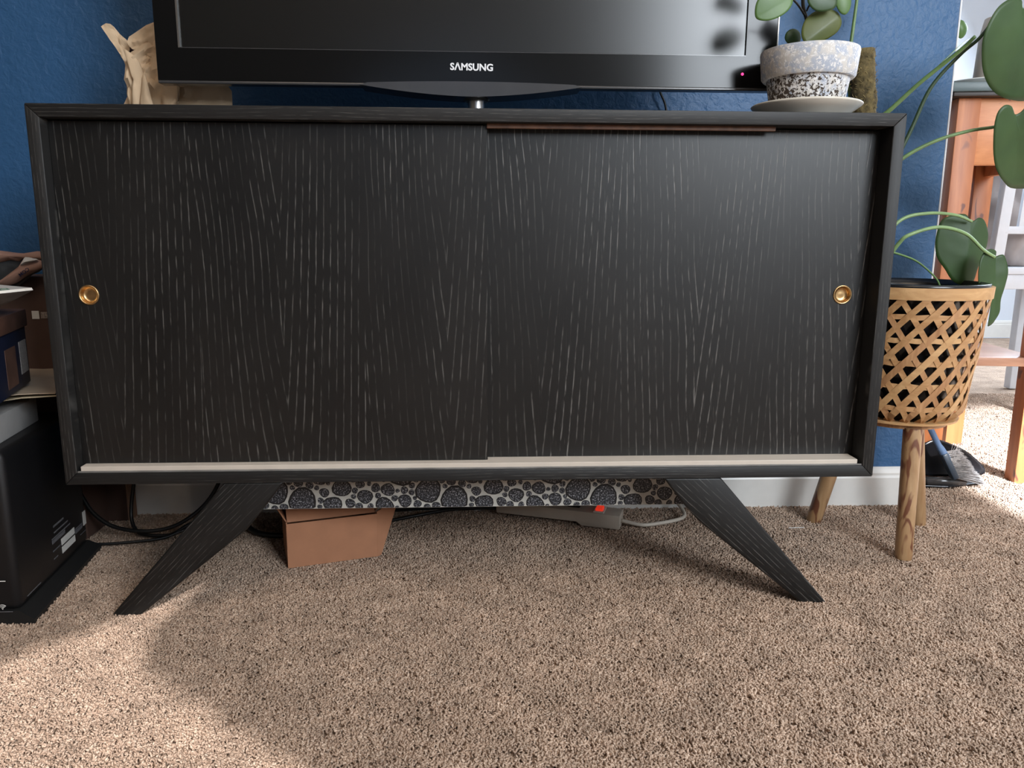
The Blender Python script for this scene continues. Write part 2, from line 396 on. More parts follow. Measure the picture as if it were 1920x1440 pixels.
def door(x0, x1, y0, mat, px, name='sliding_door', yt=0.011):
    z0, z1 = ZB+T+0.009, ZT-T-0.002; zk = 0.481; R = 0.0128
    # door slab with a round hole for the recessed pull
    bm = bmesh.new(); n = 32
    circ = [Vector((px+R*math.cos(2*PI*i/n), zk+R*math.sin(2*PI*i/n), 0)) for i in range(n)]
    merge(bm, wall_with_holes('y', y0, x0, x1, z0, z1, [[(c.x, c.y) for c in circ]], yt))
    d = link(name, bm, mat, cab)
    prof = [(0.0142, 0.0), (0.0142, 0.0012), (0.0132, 0.0018), (0.0118, 0.0012), (0.0112, -0.001), (0.0106, -0.0045), (0.0095, -0.0062), (0.006, -0.0068), (0.003, -0.0066), (0.0, -0.0064)]
    q = lathe(prof, 0, 0, 40)
    place(q, (px, y0, zk), (1, 0, 0), (0, 0, 1))
    for v in q.verts: pass
    link('finger_pull', q, M['brass'], d, smooth='all', label='round recessed brass finger pull')
    return d
door(-xi+0.0008, 0.0135, 0.0195, M['door'], -0.5495)
door(-0.03, xi-0.0008, 0.0345, M['door2'], 0.5455)
def leg(quad, y0, mat, dy=0.034):
    b = prism([(x, y0, z) for x, z in quad], (0, dy, 0), 0.003, 3)
    return link('leg', b, mat, cab, smooth=True)
LQ = [(-0.374, ZB), (-0.288, ZB), (-0.318, 0.168), (-0.345, 0.135), (-0.512, 0.0), (-0.555, 0.0)]
RQ = [(0.366, ZB), (0.279, ZB), (0.309, 0.168), (0.336, 0.138), (0.506, 0.0), (0.546, 0.0)]
leg(LQ, 0.001, M['legL']); leg(RQ, 0.001, M['legR']); leg(LQ, D-0.045, M['legL']); leg(RQ, D-0.045, M['legR'])

# stone-print tray hung under the sideboard
tray = root('storage_tray', 'shallow tray covered in black and white pebble print paper under the sideboard', 'tray', (0, 0.24, 0.13))
M['paper_white'] = plain('print_paper', (0.62, 0.60, 0.54), 0.5, var=0.08, vscale=80)
def stone_mat():
    mt, nt, b = newmat('print_stone'); k = NB(nt); p = k.obj()
    f = k.noise(p, 420, 3, 0.7)
    c = k.ramp(f, [(0.46, (0.010, 0.011, 0.014)), (0.56, (0.10, 0.105, 0.12)), (0.64, (0.6, 0.6, 0.62))])
    nt.links.new(c, b.inputs['Base Color']); b.inputs['Roughness'].default_value = 0.4; return mt
M['stone'] = stone_mat(); M['ink'] = plain('print_ink', (0.012, 0.012, 0.013), 0.4)
tx0, tx1, ty0, tz0, tz1 = -0.352, 0.3535, 0.10, 0.130, ZB-0.003
bm = box(tx0, tx1, ty0, 0.36, tz0, tz1, 0.001)
tb = link('tray_body', bm, M['paper_white'], tray)
def stones():
    rs = random.Random(4); C = []
    wx = tx1-tx0; per = 0.245
    for r, tries in ((0.0225, 5), (0.0160, 22), (0.0115, 130), (0.0085, 900), (0.0056, 9000), (0.0040, 9000)):
        for _ in range(tries):
            rr = r*rs.uniform(0.85, 1.15); x = rs.uniform(0, per); z = rs.uniform(tz0, tz1)
            ok = True
            for (a, c, q, e, ro) in C:
                for s in (-per, 0, per):
                    if math.hypot((a+s-x), (c-z)) < (q+rr)*1.02+0.0004: ok = False
            if ok: C.append((x, z, rr, rs.uniform(0.86, 1.1), rs.uniform(0, 6.28)))
    ink, st = bmesh.new(), bmesh.new()
    y = ty0
    for (x, z, r, e, ro) in C:
        ph = [rs.uniform(0, 6.28) for _ in range(3)]
        for s in (0, per, 2*per):
            for bmx, k, dy in ((ink, 1.03, 0.0003), (st, 0.90, 0.0006)):
                n = 14; pts = []
                for i in range(n):
                    a = 2*PI*i/n; rad = r*k*(1+0.05*math.sin(2*a+ph[0])+0.05*math.sin(3*a+ph[1])+0.02*math.sin(4*a+ph[2]))
                    px, pz = tx0+x+s+rad*math.cos(a), z+rad*math.sin(a)
                    pts.append((min(max(px, tx0+0.0005), tx1-0.0005), min(max(pz, tz0+0.001), tz1)))
                if max(p[0] for p in pts)-min(p[0] for p in pts) < 0.002 or max(p[1] for p in pts)-min(p[1] for p in pts) < 0.002: continue
                vs = [bmx.verts.new((a_, y-dy, c_)) for a_, c_ in pts]; bmx.faces.new(vs[::-1])
    return ink, st
ink, st = stones()
tag(link('pebble_outline', ink, M['ink'], tray), kind='stuff')
tag(link('pebble_print', st, M['stone'], tray), kind='stuff')

# ================================================================== TELEVISION
tv = root('television', 'black flat-screen television with glossy bezel standing on the sideboard', 'television', (-0.01, 0.17, ZT))
M['bezel'] = plain('gloss_black', (0.005, 0.005, 0.005), 0.17, coat=0.0, var=0.0, spec=0.3)
M['screen'] = plain('screen', (0.006, 0.006, 0.0055), 0.25, var=0.0, spec=0.6)
M['chrome'] = plain('brushed_metal', (0.55, 0.54, 0.52), 0.28, 1.0)
M['darkmetal'] = plain('smoked_plastic', (0.045, 0.043, 0.043), 0.2, spec=0.6)
TY = 0.150; tl, tr, tb_, tt = -0.4800, 0.4635, 0.7940, 1.352; sl_, sr_, sb_, st_ = -0.4465, 0.4165, 0.8408, 1.317
bm = wall_with_holes('y', TY, tl, tr, tb_, tt, [[(sl_, sb_), (sr_, sb_), (sr_, st_), (sl_, st_)]], 0.02)
link('bezel', bm, M['bezel'], tv)
link('rear_housing', box(tl+0.03, tr-0.03, TY+0.02, TY+0.052, tb_+0.008, tt-0.004, 0.008), M['dark_inside'], tv)
link('screen', box(sl_, sr_, TY+0.0035, TY+0.014, sb_, st_), M['screen'], tv)
bm = bmesh.new(); bx(bm, sl_-0.0004, sl_+0.0022, TY-0.0004, TY+0.004, sb_, st_); link('screen_trim', bm, M['chrome'], tv)
link('screen_trim', box(sl_, sr_, TY-0.0002, TY+0.003, sb_-0.0004, sb_+0.0007), M['darkmetal'], tv)
link('bezel_rim', box(tl, tr, TY-0.001, TY+0.02, tb_-0.0045, tb_, 0.0015), M['darkmetal'], tv)
link('bezel_rim', box(tr, tr+0.003, TY-0.001, TY+0.02, tb_-0.0045, tt, 0.001), M['chrome'], tv)
# curved shroud below the centre
pts = []
n = 30
for i in range(n+1):
    a = -1+2*i/n; pts.append((-0.008+a*0.17, TY-0.003, tb_-0.003-0.0155*(1-abs(a)**1.7)))
up = [(-0.008+0.17*(1-2*i/n), TY-0.003, tb_+0.0035*(1-abs(1-2*i/n)**2)) for i in range(n+1)]
b = prism(pts+up[1:-1], (0, 0.055, 0), 0.0)
link('stand_shroud', b, M['darkmetal'], tv, smooth=True)
sxc = -0.004
b = lathe([(0.0, 0.783), (0.022, 0.783), (0.022, 0.777), (0.0175, 0.773), (0.0, 0.773)], sxc+0.003, TY+0.03, 32); link('stand_collar', b, M['chrome'], tv, smooth=True)
b = lathe([(0.0, ZT), (0.0125, ZT), (0.0125, 0.774), (0.0, 0.774)], sxc+0.003, TY+0.03, 32); link('stand_neck', b, M['chrome'], tv, smooth=True)
b = lathe([(0, 0.7365), (0.028, 0.7365), (0.026, 0.757), (0.018, 0.764), (0, 0.765)], sxc, TY+0.045, 32); link('neck_cover', b, M['darkmetal'], tv, smooth=True)
b = lathe([(0, ZT), (0.13, ZT), (0.132, ZT+0.004), (0.12, ZT+0.007), (0, ZT+0.007)], sxc, TY+0.07, 64)
for v in b.verts: v.co.x = sxc+(v.co.x-sxc)*1.7
link('stand_base', b, M['bezel'], tv, smooth=True)
q = textmesh('S\u039bMSUNG', 0.0112, 0.0655, 0.0006, 0.03); place(q, (-0.008, TY-0.0004, 0.8192), (1, 0, -0.012), (0.012, 0, 1))
link('logo_lettering', q, plain('logo_white', (0.85, 0.85, 0.86), 0.3, var=0.0), tv, label='white lettering reading SAMSUNG')
pw = lathe([(0, 0), (0.0022, 0), (0.0018, 0.0012), (0, 0.0015)], 0, 0, 16); place(pw, at(1392, 139, TY-0.0002), (1, 0, 0), (0, 0, 1))
link('power_light', pw, plain('red_led', (0.5, 0.01, 0.05), 0.3, emit=((1.0, 0.05, 0.25), 2.0)), tv, label='small red glowing power light')

# ================================================================== PAPER BAG behind the television
M['kraft'] = plain('kraft_paper', (0.66, 0.49, 0.32), 0.75, var=0.1, vscale=18, bump=0.5, bscale=60)
def polysheet(outline, Y, mat, name, parent=None, thick=0.0012, bulge=0.01, crumple=0.0, crease=None, rings=6, ny=None, freq=30.0, smooth='all', loc=None, subdiv=3, label=None, tilt=(0, 0)):
    """thin solid sheet: outline given as photograph points measured at depth Y, domed by bulge,
    folded along an optional crease, crumpled by noise"""
    from mathutils import noise as mn
    P = [at(px, py, Y) for px, py in outline]
    if subdiv > 1:
        cl = []; n = len(P)
        for i in range(n):
            a, b, c, d = P[i-1], P[i], P[(i+1) % n], P[(i+2) % n]
            for k in range(subdiv):
                t = k/subdiv
                cl.append(0.5*((2*b)+(c-a)*t+(2*a-5*b+4*c-d)*t*t+(3*b-a-3*c+d)*t**3))
        P = cl
    cen = sum(P, Vector())/len(P); bm = bmesh.new(); lv = []
    for r in range(rings):
        s = 1-r/rings
        lv.append([bm.verts.new(cen+(p-cen)*s) for p in P])
    c0 = bm.verts.new(cen)
    for r in range(rings-1):
        for i in range(len(P)):
            j = (i+1) % len(P); bm.faces.new((lv[r][i], lv[r][j], lv[r+1][j], lv[r+1][i]))
    for i in range(len(P)): bm.faces.new((lv[-1][i], lv[-1][(i+1) % len(P)], c0))
    if crease:
        ca, cb = at(*crease[0], Y), at(*crease[1], Y); cdv = (cb-ca).normalized()
    size = max((p-cen).length for p in P)
    for r, ring in enumerate(lv+[[c0]]):
        s = 1-r/rings
        for v in ring:
            dy = -bulge*(1-s*s)
            if crease:
                q = v.co-ca; dist = (q-cdv*q.dot(cdv)).length
                dy += -abs(dist)*crease[2]
            if crumple: dy += crumple*(mn.noise(v.co*freq)+0.5*mn.noise(v.co*freq*2.3))
            dy += tilt[0]*(v.co.x-cen.x)+tilt[1]*(v.co.z-cen.z)
            v.co.y += dy
    bm.normal_update()
    f0 = bm.faces[:]
    rr = bmesh.ops.extrude_face_region(bm, geom=f0)
    nv = [e for e in rr['geom'] if isinstance(e, bmesh.types.BMVert)]
    bmesh.ops.translate(bm, verts=nv, vec=(0, thick, 0))
    return link(name, bm, mat, parent, smooth=smooth, loc=loc if loc is not None else (None if parent else cen), label=label)
bag = root('paper_bag', 'crumpled brown paper bag lying behind the left end of the television', 'bag', (-0.48, 0.24, ZT))
polysheet([(243, 212), (418, 215), (420, 150), (300, 130), (262, 138), (247, 165)], 0.235, M['kraft'], 'bag_front', bag, crumple=0.007, bulge=0.006, subdiv=3, rings=14, freq=70, smooth=True)
polysheet([(236, 108), (262, 84), (292, 62), (320, 60), (330, 150), (300, 218), (250, 218), (244, 190), (235, 150)], 0.222, M['kraft'], 'bag_fold', bag, crumple=0.011, bulge=0.006, subdiv=3, rings=14, freq=62, smooth=True)
polysheet([(190, 50), (207, 45), (222, 62), (242, 80), (240, 100), (252, 112), (240, 150), (246, 215), (268, 218), (262, 190), (256, 130), (236, 98), (226, 92), (214, 74)], 0.250, M['kraft'], 'bag_flap', bag, crumple=0.008, bulge=0.004, subdiv=3, rings=8, freq=60, smooth=True)
polysheet([(240, 80), (250, 64), (290, 42), (320, 38), (330, 100), (300, 120), (262, 96), (248, 92)], 0.229, M['kraft'], 'bag_flap', bag, crumple=0.009, bulge=0.008, subdiv=3, rings=12, freq=60, smooth=True)
polysheet([(232, 92), (246, 100), (262, 118), (270, 150), (266, 190), (262, 220), (250, 220), (252, 170), (246, 130), (236, 105)], 0.214, M['kraft'], 'bag_fold', bag, crumple=0.004, bulge=0.006, subdiv=2, rings=5, freq=36)
polysheet([(296, 128), (304, 140), (302, 175), (306, 216), (330, 216), (330, 150), (420, 158), (420, 150), (330, 138)], 0.219, M['kraft'], 'bag_fold', bag, crumple=0.003, bulge=0.0, subdiv=1, rings=4, freq=40)
polysheet([(268, 140), (276, 150), (284, 185), (290, 216), (268, 218), (262, 190)], 0.206, M['kraft'], 'bag_fold', bag, crumple=0.004, bulge=0.004, subdiv=2, rings=5, freq=50)
polysheet([(224, 80), (250, 82), (262, 104), (240, 106)], 0.262, plain('bag_shade_dark', (0.03, 0.012, 0.02), 0.8), 'bag_mouth_shade', bag, bulge=0.0, rings=2, label='dark sheet painting the shade inside the bag mouth')  # near-black sheet stands in for the shade inside the bag mouth

# ================================================================== POTTED PLANT ON THE SIDEBOARD
def plant_leaf_mat(name, c1, c2, rough=0.35):
    mt, nt, b = newmat(name); k = NB(nt); p = k.obj()
    f = k.noise(p, 14, 3); c = k.ramp(f, [(0.3, c1), (0.7, c2)])
    nt.links.new(c, b.inputs['Base Color']); b.inputs['Roughness'].default_value = rough
    b.inputs['Subsurface Weight'].default_value = 0.0; k.bump(k.noise(p, 160, 2), 0.1, 0.001, b); return mt
M['leafA'] = plant_leaf_mat('leaf_green', (0.055, 0.12, 0.025), (0.09, 0.175, 0.04), 0.45)
M['leafO'] = plant_leaf_mat('leaf_olive', (0.065, 0.085, 0.012), (0.10, 0.115, 0.022), 0.45)
M['leafD'] = plant_leaf_mat('leaf_dark', (0.018, 0.05, 0.012), (0.035, 0.075, 0.018), 0.45)
M['leafH'] = plant_leaf_mat('leaf_heart', (0.022, 0.055, 0.012), (0.036, 0.08, 0.018), 0.5)
M['stemD'] = plain('stem_dark', (0.018, 0.016, 0.012), 0.5)
M['stemG'] = plain('stem_green', (0.12, 0.21, 0.07), 0.4, var=0.2)
M['stemP'] = plain('stem_pale', (0.22, 0.34, 0.14), 0.4, var=0.15)
def potmat(name, flaky):
    mt, nt, b = newmat(name); k = NB(nt); p = k.obj(); x, y, z = k.sep(p)
    f1 = k.noise(p, 60, 3, 0.6, 0.6); f2 = k.noise(p, 190, 3, 0.7, 0.8)
    c = k.mix(k.maprange(f1, 0.42, 0.6), (0.62, 0.59, 0.55), (0.42, 0.46, 0.54))
    c = k.mix(k.maprange(f2, 0.53, 0.60), c, (0.80, 0.78, 0.76))
    if flaky:
        lim = k.math('ADD', k.math('MULTIPLY', x, 1.3), k.math('MULTIPLY', k.math('SUBTRACT', z, 0.02), 2.2))   # more flaking low and to the left
        g = k.noise(p, 230, 2, 0.6, 0.7)
        c = k.mix(k.maprange(k.math('SUBTRACT', g, lim), 0.51, 0.54), c, (0.055, 0.038, 0.026))
    nt.links.new(c, b.inputs['Base Color']); b.inputs['Roughness'].default_value = 0.75
    k.bump(f2, 0.3, 0.002, b); return mt
pcx, pcy = 0.4885, 0.0815
sau = root('saucer', 'cream ceramic saucer on the right front of the sideboard', 'saucer', (pcx, pcy, ZT))
b = lathe([(0, ZT+0.0005), (0.050, ZT+0.0005), (0.054, ZT+0.004), (0.070, ZT+0.013), (0.0775, ZT+0.0185), (0.079, ZT+0.0205), (0.077, ZT+0.0220), (0.073, ZT+0.0195), (0.060, ZT+0.0115), (0.0, ZT+0.009)], pcx, pcy, 64)
link('dish', b, plain('cream_glaze', (0.70, 0.65, 0.56), 0.25, var=0.03), sau, smooth='all')
pot = root('potted_plant', 'flaking white and blue terracotta pot with round-leaved plant on cream saucer', 'plant', (pcx, pcy, ZT+0.0115))
z0 = ZT+0.012
b = lathe([(0, z0), (0.050, z0), (0.0515, z0+0.003), (0.0585, z0+0.045), (0.0600, z0+0.056), (0.054, z0+0.056), (0.047, z0+0.01), (0, z0+0.01)], pcx, pcy, 56)
link('pot_body', b, potmat('flaked_pot', True), pot, smooth=True)
b = lathe([(0.0565, z0+0.0455), (0.0635, z0+0.045), (0.0660, z0+0.048), (0.0695, z0+0.082), (0.0688, z0+0.085), (0.0650, z0+0.085), (0.0625, z0+0.080), (0.0585, z0+0.05)], pcx, pcy, 56, closed=True)
link('pot_rim', b, potmat('worn_rim', False), pot, smooth=True)
link('soil', lathe([(0, z0+0.050), (0, z0+0.075), (0.062, z0+0.073), (0.0575, z0+0.0505)], pcx, pcy, 40), plain('soil', (0.03, 0.02, 0.014), 0.95, bump=0.8), pot)
PY = pcy
link('stem', tube(smoothpath([at(1518, 90, PY), at(1513, 40, PY), at(1506, 12, PY), at(1505, -40, PY), at(1500, -110, PY)]), 0.0027, 8), M['stemD'], pot, smooth='all')
link('stem', tube(smoothpath([at(1511, 32, PY), at(1497, 10, PY-0.01), at(1484, -4, PY-0.02)]), 0.0015, 8), M['stemD'], pot, smooth='all')
link('stem', tube(smoothpath([at(1513, 20, PY), at(1518, 10, PY-0.01), at(1530, 2, PY-0.015)]), 0.0014, 8), M['stemD'], pot, smooth='all')
polysheet([(1486, -4), (1470, -22), (1440, -18), (1420, 0), (1415, 22), (1420, 36), (1440, 39), (1465, 30), (1482, 14)], PY-0.03, M['leafA'], 'leaf', pot, thick=0.001, bulge=0.002, crease=((1486, -4), (1416, 36), 0.12), subdiv=4, rings=8)
polysheet([(1508, 78), (1504, 60), (1512, 36), (1530, 20), (1552, 15), (1570, 22), (1579, 40), (1574, 56), (1560, 68), (1540, 78), (1522, 84)], PY-0.015, M['leafO'], 'leaf', pot, thick=0.001, bulge=0.002, crease=((1508, 80), (1576, 28), -0.16), subdiv=4, rings=8, label='olive green rounded leaf')
polysheet([(1514, -2), (1518, 10), (1530, 20), (1548, 21), (1566, 14), (1570, -2), (1560, -22), (1535, -30), (1518, -18)], PY-0.028, M['leafD'], 'leaf', pot, thick=0.001, bulge=0.002, subdiv=4, rings=7, label='dark green rounded leaf')
polysheet([(1566, -8), (1568, 10), (1576, 24), (1586, 27), (1594, 16), (1596, 0), (1590, -24), (1575, -26)], PY-0.02, M['leafA'], 'leaf', pot, thick=0.001, bulge=0.002, subdiv=4, rings=7)
polysheet([(1473, 76), (1473, 64), (1480, 56), (1490, 54), (1499, 60), (1502, 72), (1496, 84), (1484, 86)], PY+0.02, M['leafD'], 'leaf', pot, thick=0.001, bulge=0.003, subdiv=4, rings=5)
polysheet([(1412, -60), (1440, -46), (1465, -40), (1480, -50), (1470, -75), (1435, -90)], PY-0.02, M['leafA'], 'leaf', pot, thick=0.001, bulge=0.002, subdiv=4, rings=6)
polysheet([(1510, -90), (1540, -60), (1590, -70), (1600, -110), (1550, -130)], PY+0.01, M['leafA'], 'leaf', pot, thick=0.001, bulge=0.006, subdiv=4, rings=6)

# ================================================================== BASKET PLANTER WITH HEART-LEAVED PLANT
BX, BY = 0.785, 0.272
bk = root('basket_planter', 'woven bamboo basket planter on three round wooden legs beside the sideboard', 'planter', (BX, BY, 0))
M['bamboo'] = wood('bamboo', (0.38, 0.185, 0.07), (0.60, 0.35, 0.16), 'x', 1.6, 0.5)
M['bamboo2'] = wood('bamboo_light', (0.48, 0.26, 0.105), (0.68, 0.42, 0.20), 'x', 1.2, 0.5)
M['bamboo3'] = wood('bamboo_red', (0.36, 0.17, 0.07), (0.60, 0.34, 0.16), 'z', 1.6, 0.5)
ZR, ZBB = 0.474, 0.243
def brad(t):            # t 0 bottom .. 1 rim
    base = 0.103+(0.1275-0.103)*t
    if t < 0.13: base -= 0.020*(1-t/0.13)**2
    return base
def bz(t): return ZBB+(ZR-ZBB)*t
def strip(path, width_dir_fn, wd, th=0.0011):
    "flat ribbon: path of (theta,t,roff)"
    bm = bmesh.new(); rows = []
    P = []
    for th_, t, ro in path:
        r = brad(t)+ro; P.append(Vector((BX+r*math.cos(th_), BY+r*math.sin(th_), bz(t))))
    n = len(P)
    for i in range(n):
        tan = (P[min(i+1, n-1)]-P[max(i-1, 0)]).normalized()
        nor = Vector((P[i].x-BX, P[i].y-BY, 0)).normalized(); side = tan.cross(nor).normalized()*wd/2; nor = side.cross(tan).normalized()
        if nor.dot(Vector((P[i].x-BX, P[i].y-BY, 0))) < 0: nor = -nor
        a = nor*th
        rows.append([bm.verts.new(P[i]+s) for s in (side, side+a, -side+a, -side)])
    for i in range(n-1):
        for j in range(4): bm.faces.new((rows[i][j], rows[i][(j+1) % 4], rows[i+1][(j+1) % 4], rows[i+1][j]))
    bm.faces.new(rows[0]); bm.faces.new(rows[-1])
    return bm
NS = 22; rows_t = [0.125, 0.30, 0.475, 0.65, 0.825]; dt = 0.175
for i, t in enumerate(rows_t):
    b = strip([(2*PI*k/48, t+0.004*math.sin(k*2.3+i), 0.0) for k in range(49)], None, 0.0088); link('woven_strip', b, (M['bamboo'], M['bamboo2'])[i % 2], bk)
rr = random.Random(3)
for i in range(NS):
    a0 = 2*PI*i/NS; n = 26
    # rising to the right (seen from outside) on top
    path = [(a0+(2*PI/NS)*(t/dt)*1.0, t, 0.0022+0.0009*math.sin(PI*t/dt+i)) for t in [k/(n-1)*0.985 for k in range(n)]]
    link('woven_strip', strip(path, None, 0.0102+rr.uniform(-0.0008, 0.0012)), M[rr.choice(['bamboo', 'bamboo2', 'bamboo3', 'bamboo'])], bk)
    a1 = a0+(PI/NS)*0.8
    path = [(a1-(2*PI/NS)*(t/dt)*0.74, t, 0.0010-0.0004*math.sin(PI*t/dt+i)) for t in [k/(n-1)*0.985 for k in range(n)]]
    link('woven_strip', strip(path, None, 0.0098+rr.uniform(-0.0008, 0.0010)), M[rr.choice(['bamboo', 'bamboo3', 'bamboo', 'bamboo3'])], bk)
r1 = brad(1.0)
b = lathe([(r1-0.001, ZR-0.0115), (r1+0.0038, ZR-0.0115), (r1+0.0050, ZR+0.0085), (r1-0.001, ZR+0.0085)], BX, BY, 72, closed=True)
link('rim_hoop', b, M['bamboo2'], bk, smooth=True, label='pale bamboo rim hoop')
b = lathe([(0.084, ZBB-0.002), (0.0995, ZBB-0.002), (0.1005, ZBB+0.002), (0.084, ZBB+0.002)], BX, BY, 64, closed=True)
link('base_hoop', b, M['bamboo2'], bk, smooth=True)
link('base_disc', lathe([(0, ZBB-0.012), (0.083, ZBB-0.012), (0.083, ZBB+0.001), (0, ZBB+0.001)], BX, BY, 48), M['bamboo3'], bk)
M['liner'] = plain('black_liner', (0.008, 0.008, 0.009), 0.22, var=0.0)
lt = ZR+0.009
b = lathe([(0, ZBB+0.004), (0.078, ZBB+0.004), (0.094, ZBB+0.03), (r1-0.008, lt-0.012), (r1-0.0015, lt-0.002), (r1-0.001, lt+0.004), (r1-0.006, lt+0.005), (r1-0.013, lt-0.006), (0.09, ZBB+0.035), (0, ZBB+0.03)], BX, BY, 72)
link('plastic_liner', b, M['liner'], bk, smooth='all', label='glossy black plastic liner')
link('soil', lathe([(0, 0.430), (0, 0.446), (r1-0.020, 0.443), (r1-0.024, 0.430)], BX, BY, 48), plain('soil_dark', (0.02, 0.014, 0.01), 0.95), bk)
M['leg_wood'] = wood('log_leg', (0.30, 0.165, 0.075), (0.52, 0.34, 0.18), 'z', 0.8, 0.4, knots=(46, 13, 0.535, (0.16, 0.06, 0.03)))
for (fx, fy), (tx, ty) in (((0.759, 0.161), (0.772, 0.195)), ((0.882, 0.326), (0.845, 0.315)), ((0.678, 0.351), (0.722, 0.325))):
    b = tube([(fx, fy, 0.0), (fx*0.97+tx*0.03, fy*0.97+ty*0.03, 0.006), ((fx+tx)/2, (fy+ty)/2, 0.115), (tx, ty, ZBB-0.011)], [0.0135, 0.0148, 0.0152, 0.0158], 20)
    link('leg', b, M['leg_wood'], bk, smooth=True)

pl = root('climbing_houseplant', 'large heart-leaved houseplant on a moss pole growing from the bamboo basket planter', 'plant', (0.72, 0.28, 0.446))
M['moss'] = plain('moss', (0.10, 0.075, 0.03), 0.95, var=0.6, vscale=90, bump=1.0, bscale=160)
mp = [Vector((0.722, 0.27, 0.44)), Vector((0.705, 0.278, 0.60)), Vector((0.682, 0.287, 0.76)), Vector((0.668, 0.292, 0.884))]
path = smoothpath(mp, 14); b = tube(path, 0.0205, 28)
from mathutils import noise as mn
for v in b.verts:
    k = mn.noise(v.co*130)*0.0028+mn.noise(v.co*45)*0.003; c = Vector((v.co.x-0.69, v.co.y-0.28, 0)).normalized(); v.co += c*k
pole = link('moss_pole', b, M['moss'], pl, smooth='all', label='brown moss pole')
bm = bmesh.new()
rm = random.Random(9)
for _ in range(900):
    i = rm.randrange(0, len(path)-1); p = path[i].lerp(path[i+1], rm.random()); a = rm.uniform(0, 2*PI)
    n = Vector((math.cos(a), math.sin(a), 0)); q = p+n*0.0205; tdir = Vector((-n.y, n.x, 0))*rm.uniform(-1, 1)+Vector((0, 0, rm.uniform(-1, 1)))
    e1 = q+tdir*0.004+n*rm.uniform(0.001, 0.004); e2 = e1+tdir*0.003-n*0.001
    tube([q, e1, e2], [0.0005, 0.0004, 0.0002], 3, bm)
tag(link('moss_fibre', bm, plain('moss_fibre', (0.20, 0.15, 0.06), 0.9, var=0.6, vscale=60), pole), kind='stuff')
def petiole(pxs, ys, r, mat, name='leaf_stalk'):
    pts = smoothpath([at(px, py, y) for (px, py), y in zip(pxs, ys)], 8); n = len(pts)
    return link(name, tube(pts, [r*(1.15-0.35*i/n) for i in range(n)], 8), mat, pl, smooth='all')
petiole([(1630, 235), (1670, 205), (1725, 155), (1800, 95), (1829, 68)], [0.285, 0.27, 0.25, 0.21, 0.19], 0.0036, M['stemG'])
petiole([(1640, 380), (1704, 252), (1745, 165), (1800, 103), (1836, 72), (1870, 30), (1895, 4)], [0.27, 0.26, 0.25, 0.235, 0.22, 0.21, 0.2], 0.0032, plain('stem_deep', (0.03, 0.06, 0.025), 0.4))
petiole([(1650, 330), (1703, 290), (1760, 262), (1820, 245), (1872, 236), (1895, 218)], [0.27, 0.26, 0.25, 0.24, 0.22, 0.21], 0.0030, M['stemG'])
petiole([(1650, 455), (1690, 412), (1740, 400), (1790, 403), (1822, 415)], [0.27, 0.27, 0.27, 0.28, 0.29], 0.0030, M['stemP'])
petiole([(1655, 500), (1684, 458), (1706, 440), (1760, 426), (1810, 438), (1843, 468), (1865, 482)], [0.27, 0.25, 0.24, 0.24, 0.24, 0.25, 0.26], 0.0033, M['stemP'])
petiole([(1660, 470), (1690, 478), (1722, 492), (1755, 522), (1765, 545)], [0.28, 0.28, 0.28, 0.28, 0.28], 0.0018, M['stemG'])
petiole([(1600, 260), (1590, 120), (1596, 78), (1604, 20), (1612, -40)], [0.30, 0.30, 0.30, 0.30, 0.30], 0.0032, M['stemG'])
def hleaf(o, Y, crease, bulge=0.012, mat='leafH', tilt=(0, 0)):
    polysheet(o, Y, M[mat], 'leaf', pl, thick=0.0008, bulge=bulge, crease=crease, subdiv=4, rings=10, crumple=0.002, freq=18, tilt=tilt)
hleaf([(1898, 6), (1878, 5), (1852, 20), (1835, 45), (1825, 80), (1832, 118), (1848, 150), (1875, 172), (1910, 182), (1960, 180), (2010, 150), (2030, 90), (2010, 40), (1960, 8), (1925, 12), (1908, 22)], 0.20, ((1900, 10), (1950, 180), 0.12), 0.006, tilt=(0.2, -0.3))
hleaf([(1893, 216), (1884, 203), (1868, 201), (1856, 216), (1854, 245), (1860, 280), (1872, 312), (1895, 338), (1925, 352), (1990, 340), (2010, 280), (1985, 225), (1950, 195), (1918, 196), (1904, 212)], 0.21, ((1893, 216), (1930, 350), 0.12), 0.004, tilt=(0.1, -0.3))
hleaf([(1820, 414), (1812, 402), (1795, 402), (1772, 412), (1762, 445), (1762, 480), (1775, 505), (1792, 530), (1822, 535), (1838, 500), (1852, 470), (1857, 440), (1850, 415), (1838, 408), (1828, 413)], 0.30, ((1820, 414), (1805, 530), -0.18), 0.003)
hleaf([(1865, 482), (1868, 472), (1860, 467), (1845, 470), (1832, 490), (1830, 530), (1846, 556), (1860, 570), (1864, 590), (1850, 611), (1862, 605), (1874, 585), (1876, 560), (1884, 530), (1888, 505), (1882, 480), (1874, 478)], 0.262, ((1866, 480), (1866, 575), 0.2), 0.002)
hleaf([(1795, 66), (1790, 50), (1797, 38), (1808, 40), (1815, 52), (1810, 66), (1802, 72)], 0.60, None, 0.006, 'leafA')
petiole([(1700, 180), (1795, 90), (1817, 73)], [0.30, 0.40, 0.5], 0.0009, M['stemG'])
# deep leaf above the frame whose shade falls on the wall
hleaf([(1600, -60), (1640, -100), (1700, -95), (1720, -50), (1690, -10), (1640, -5)], 0.30, ((1640, -90), (1660, -10), 0.1), 0.012)

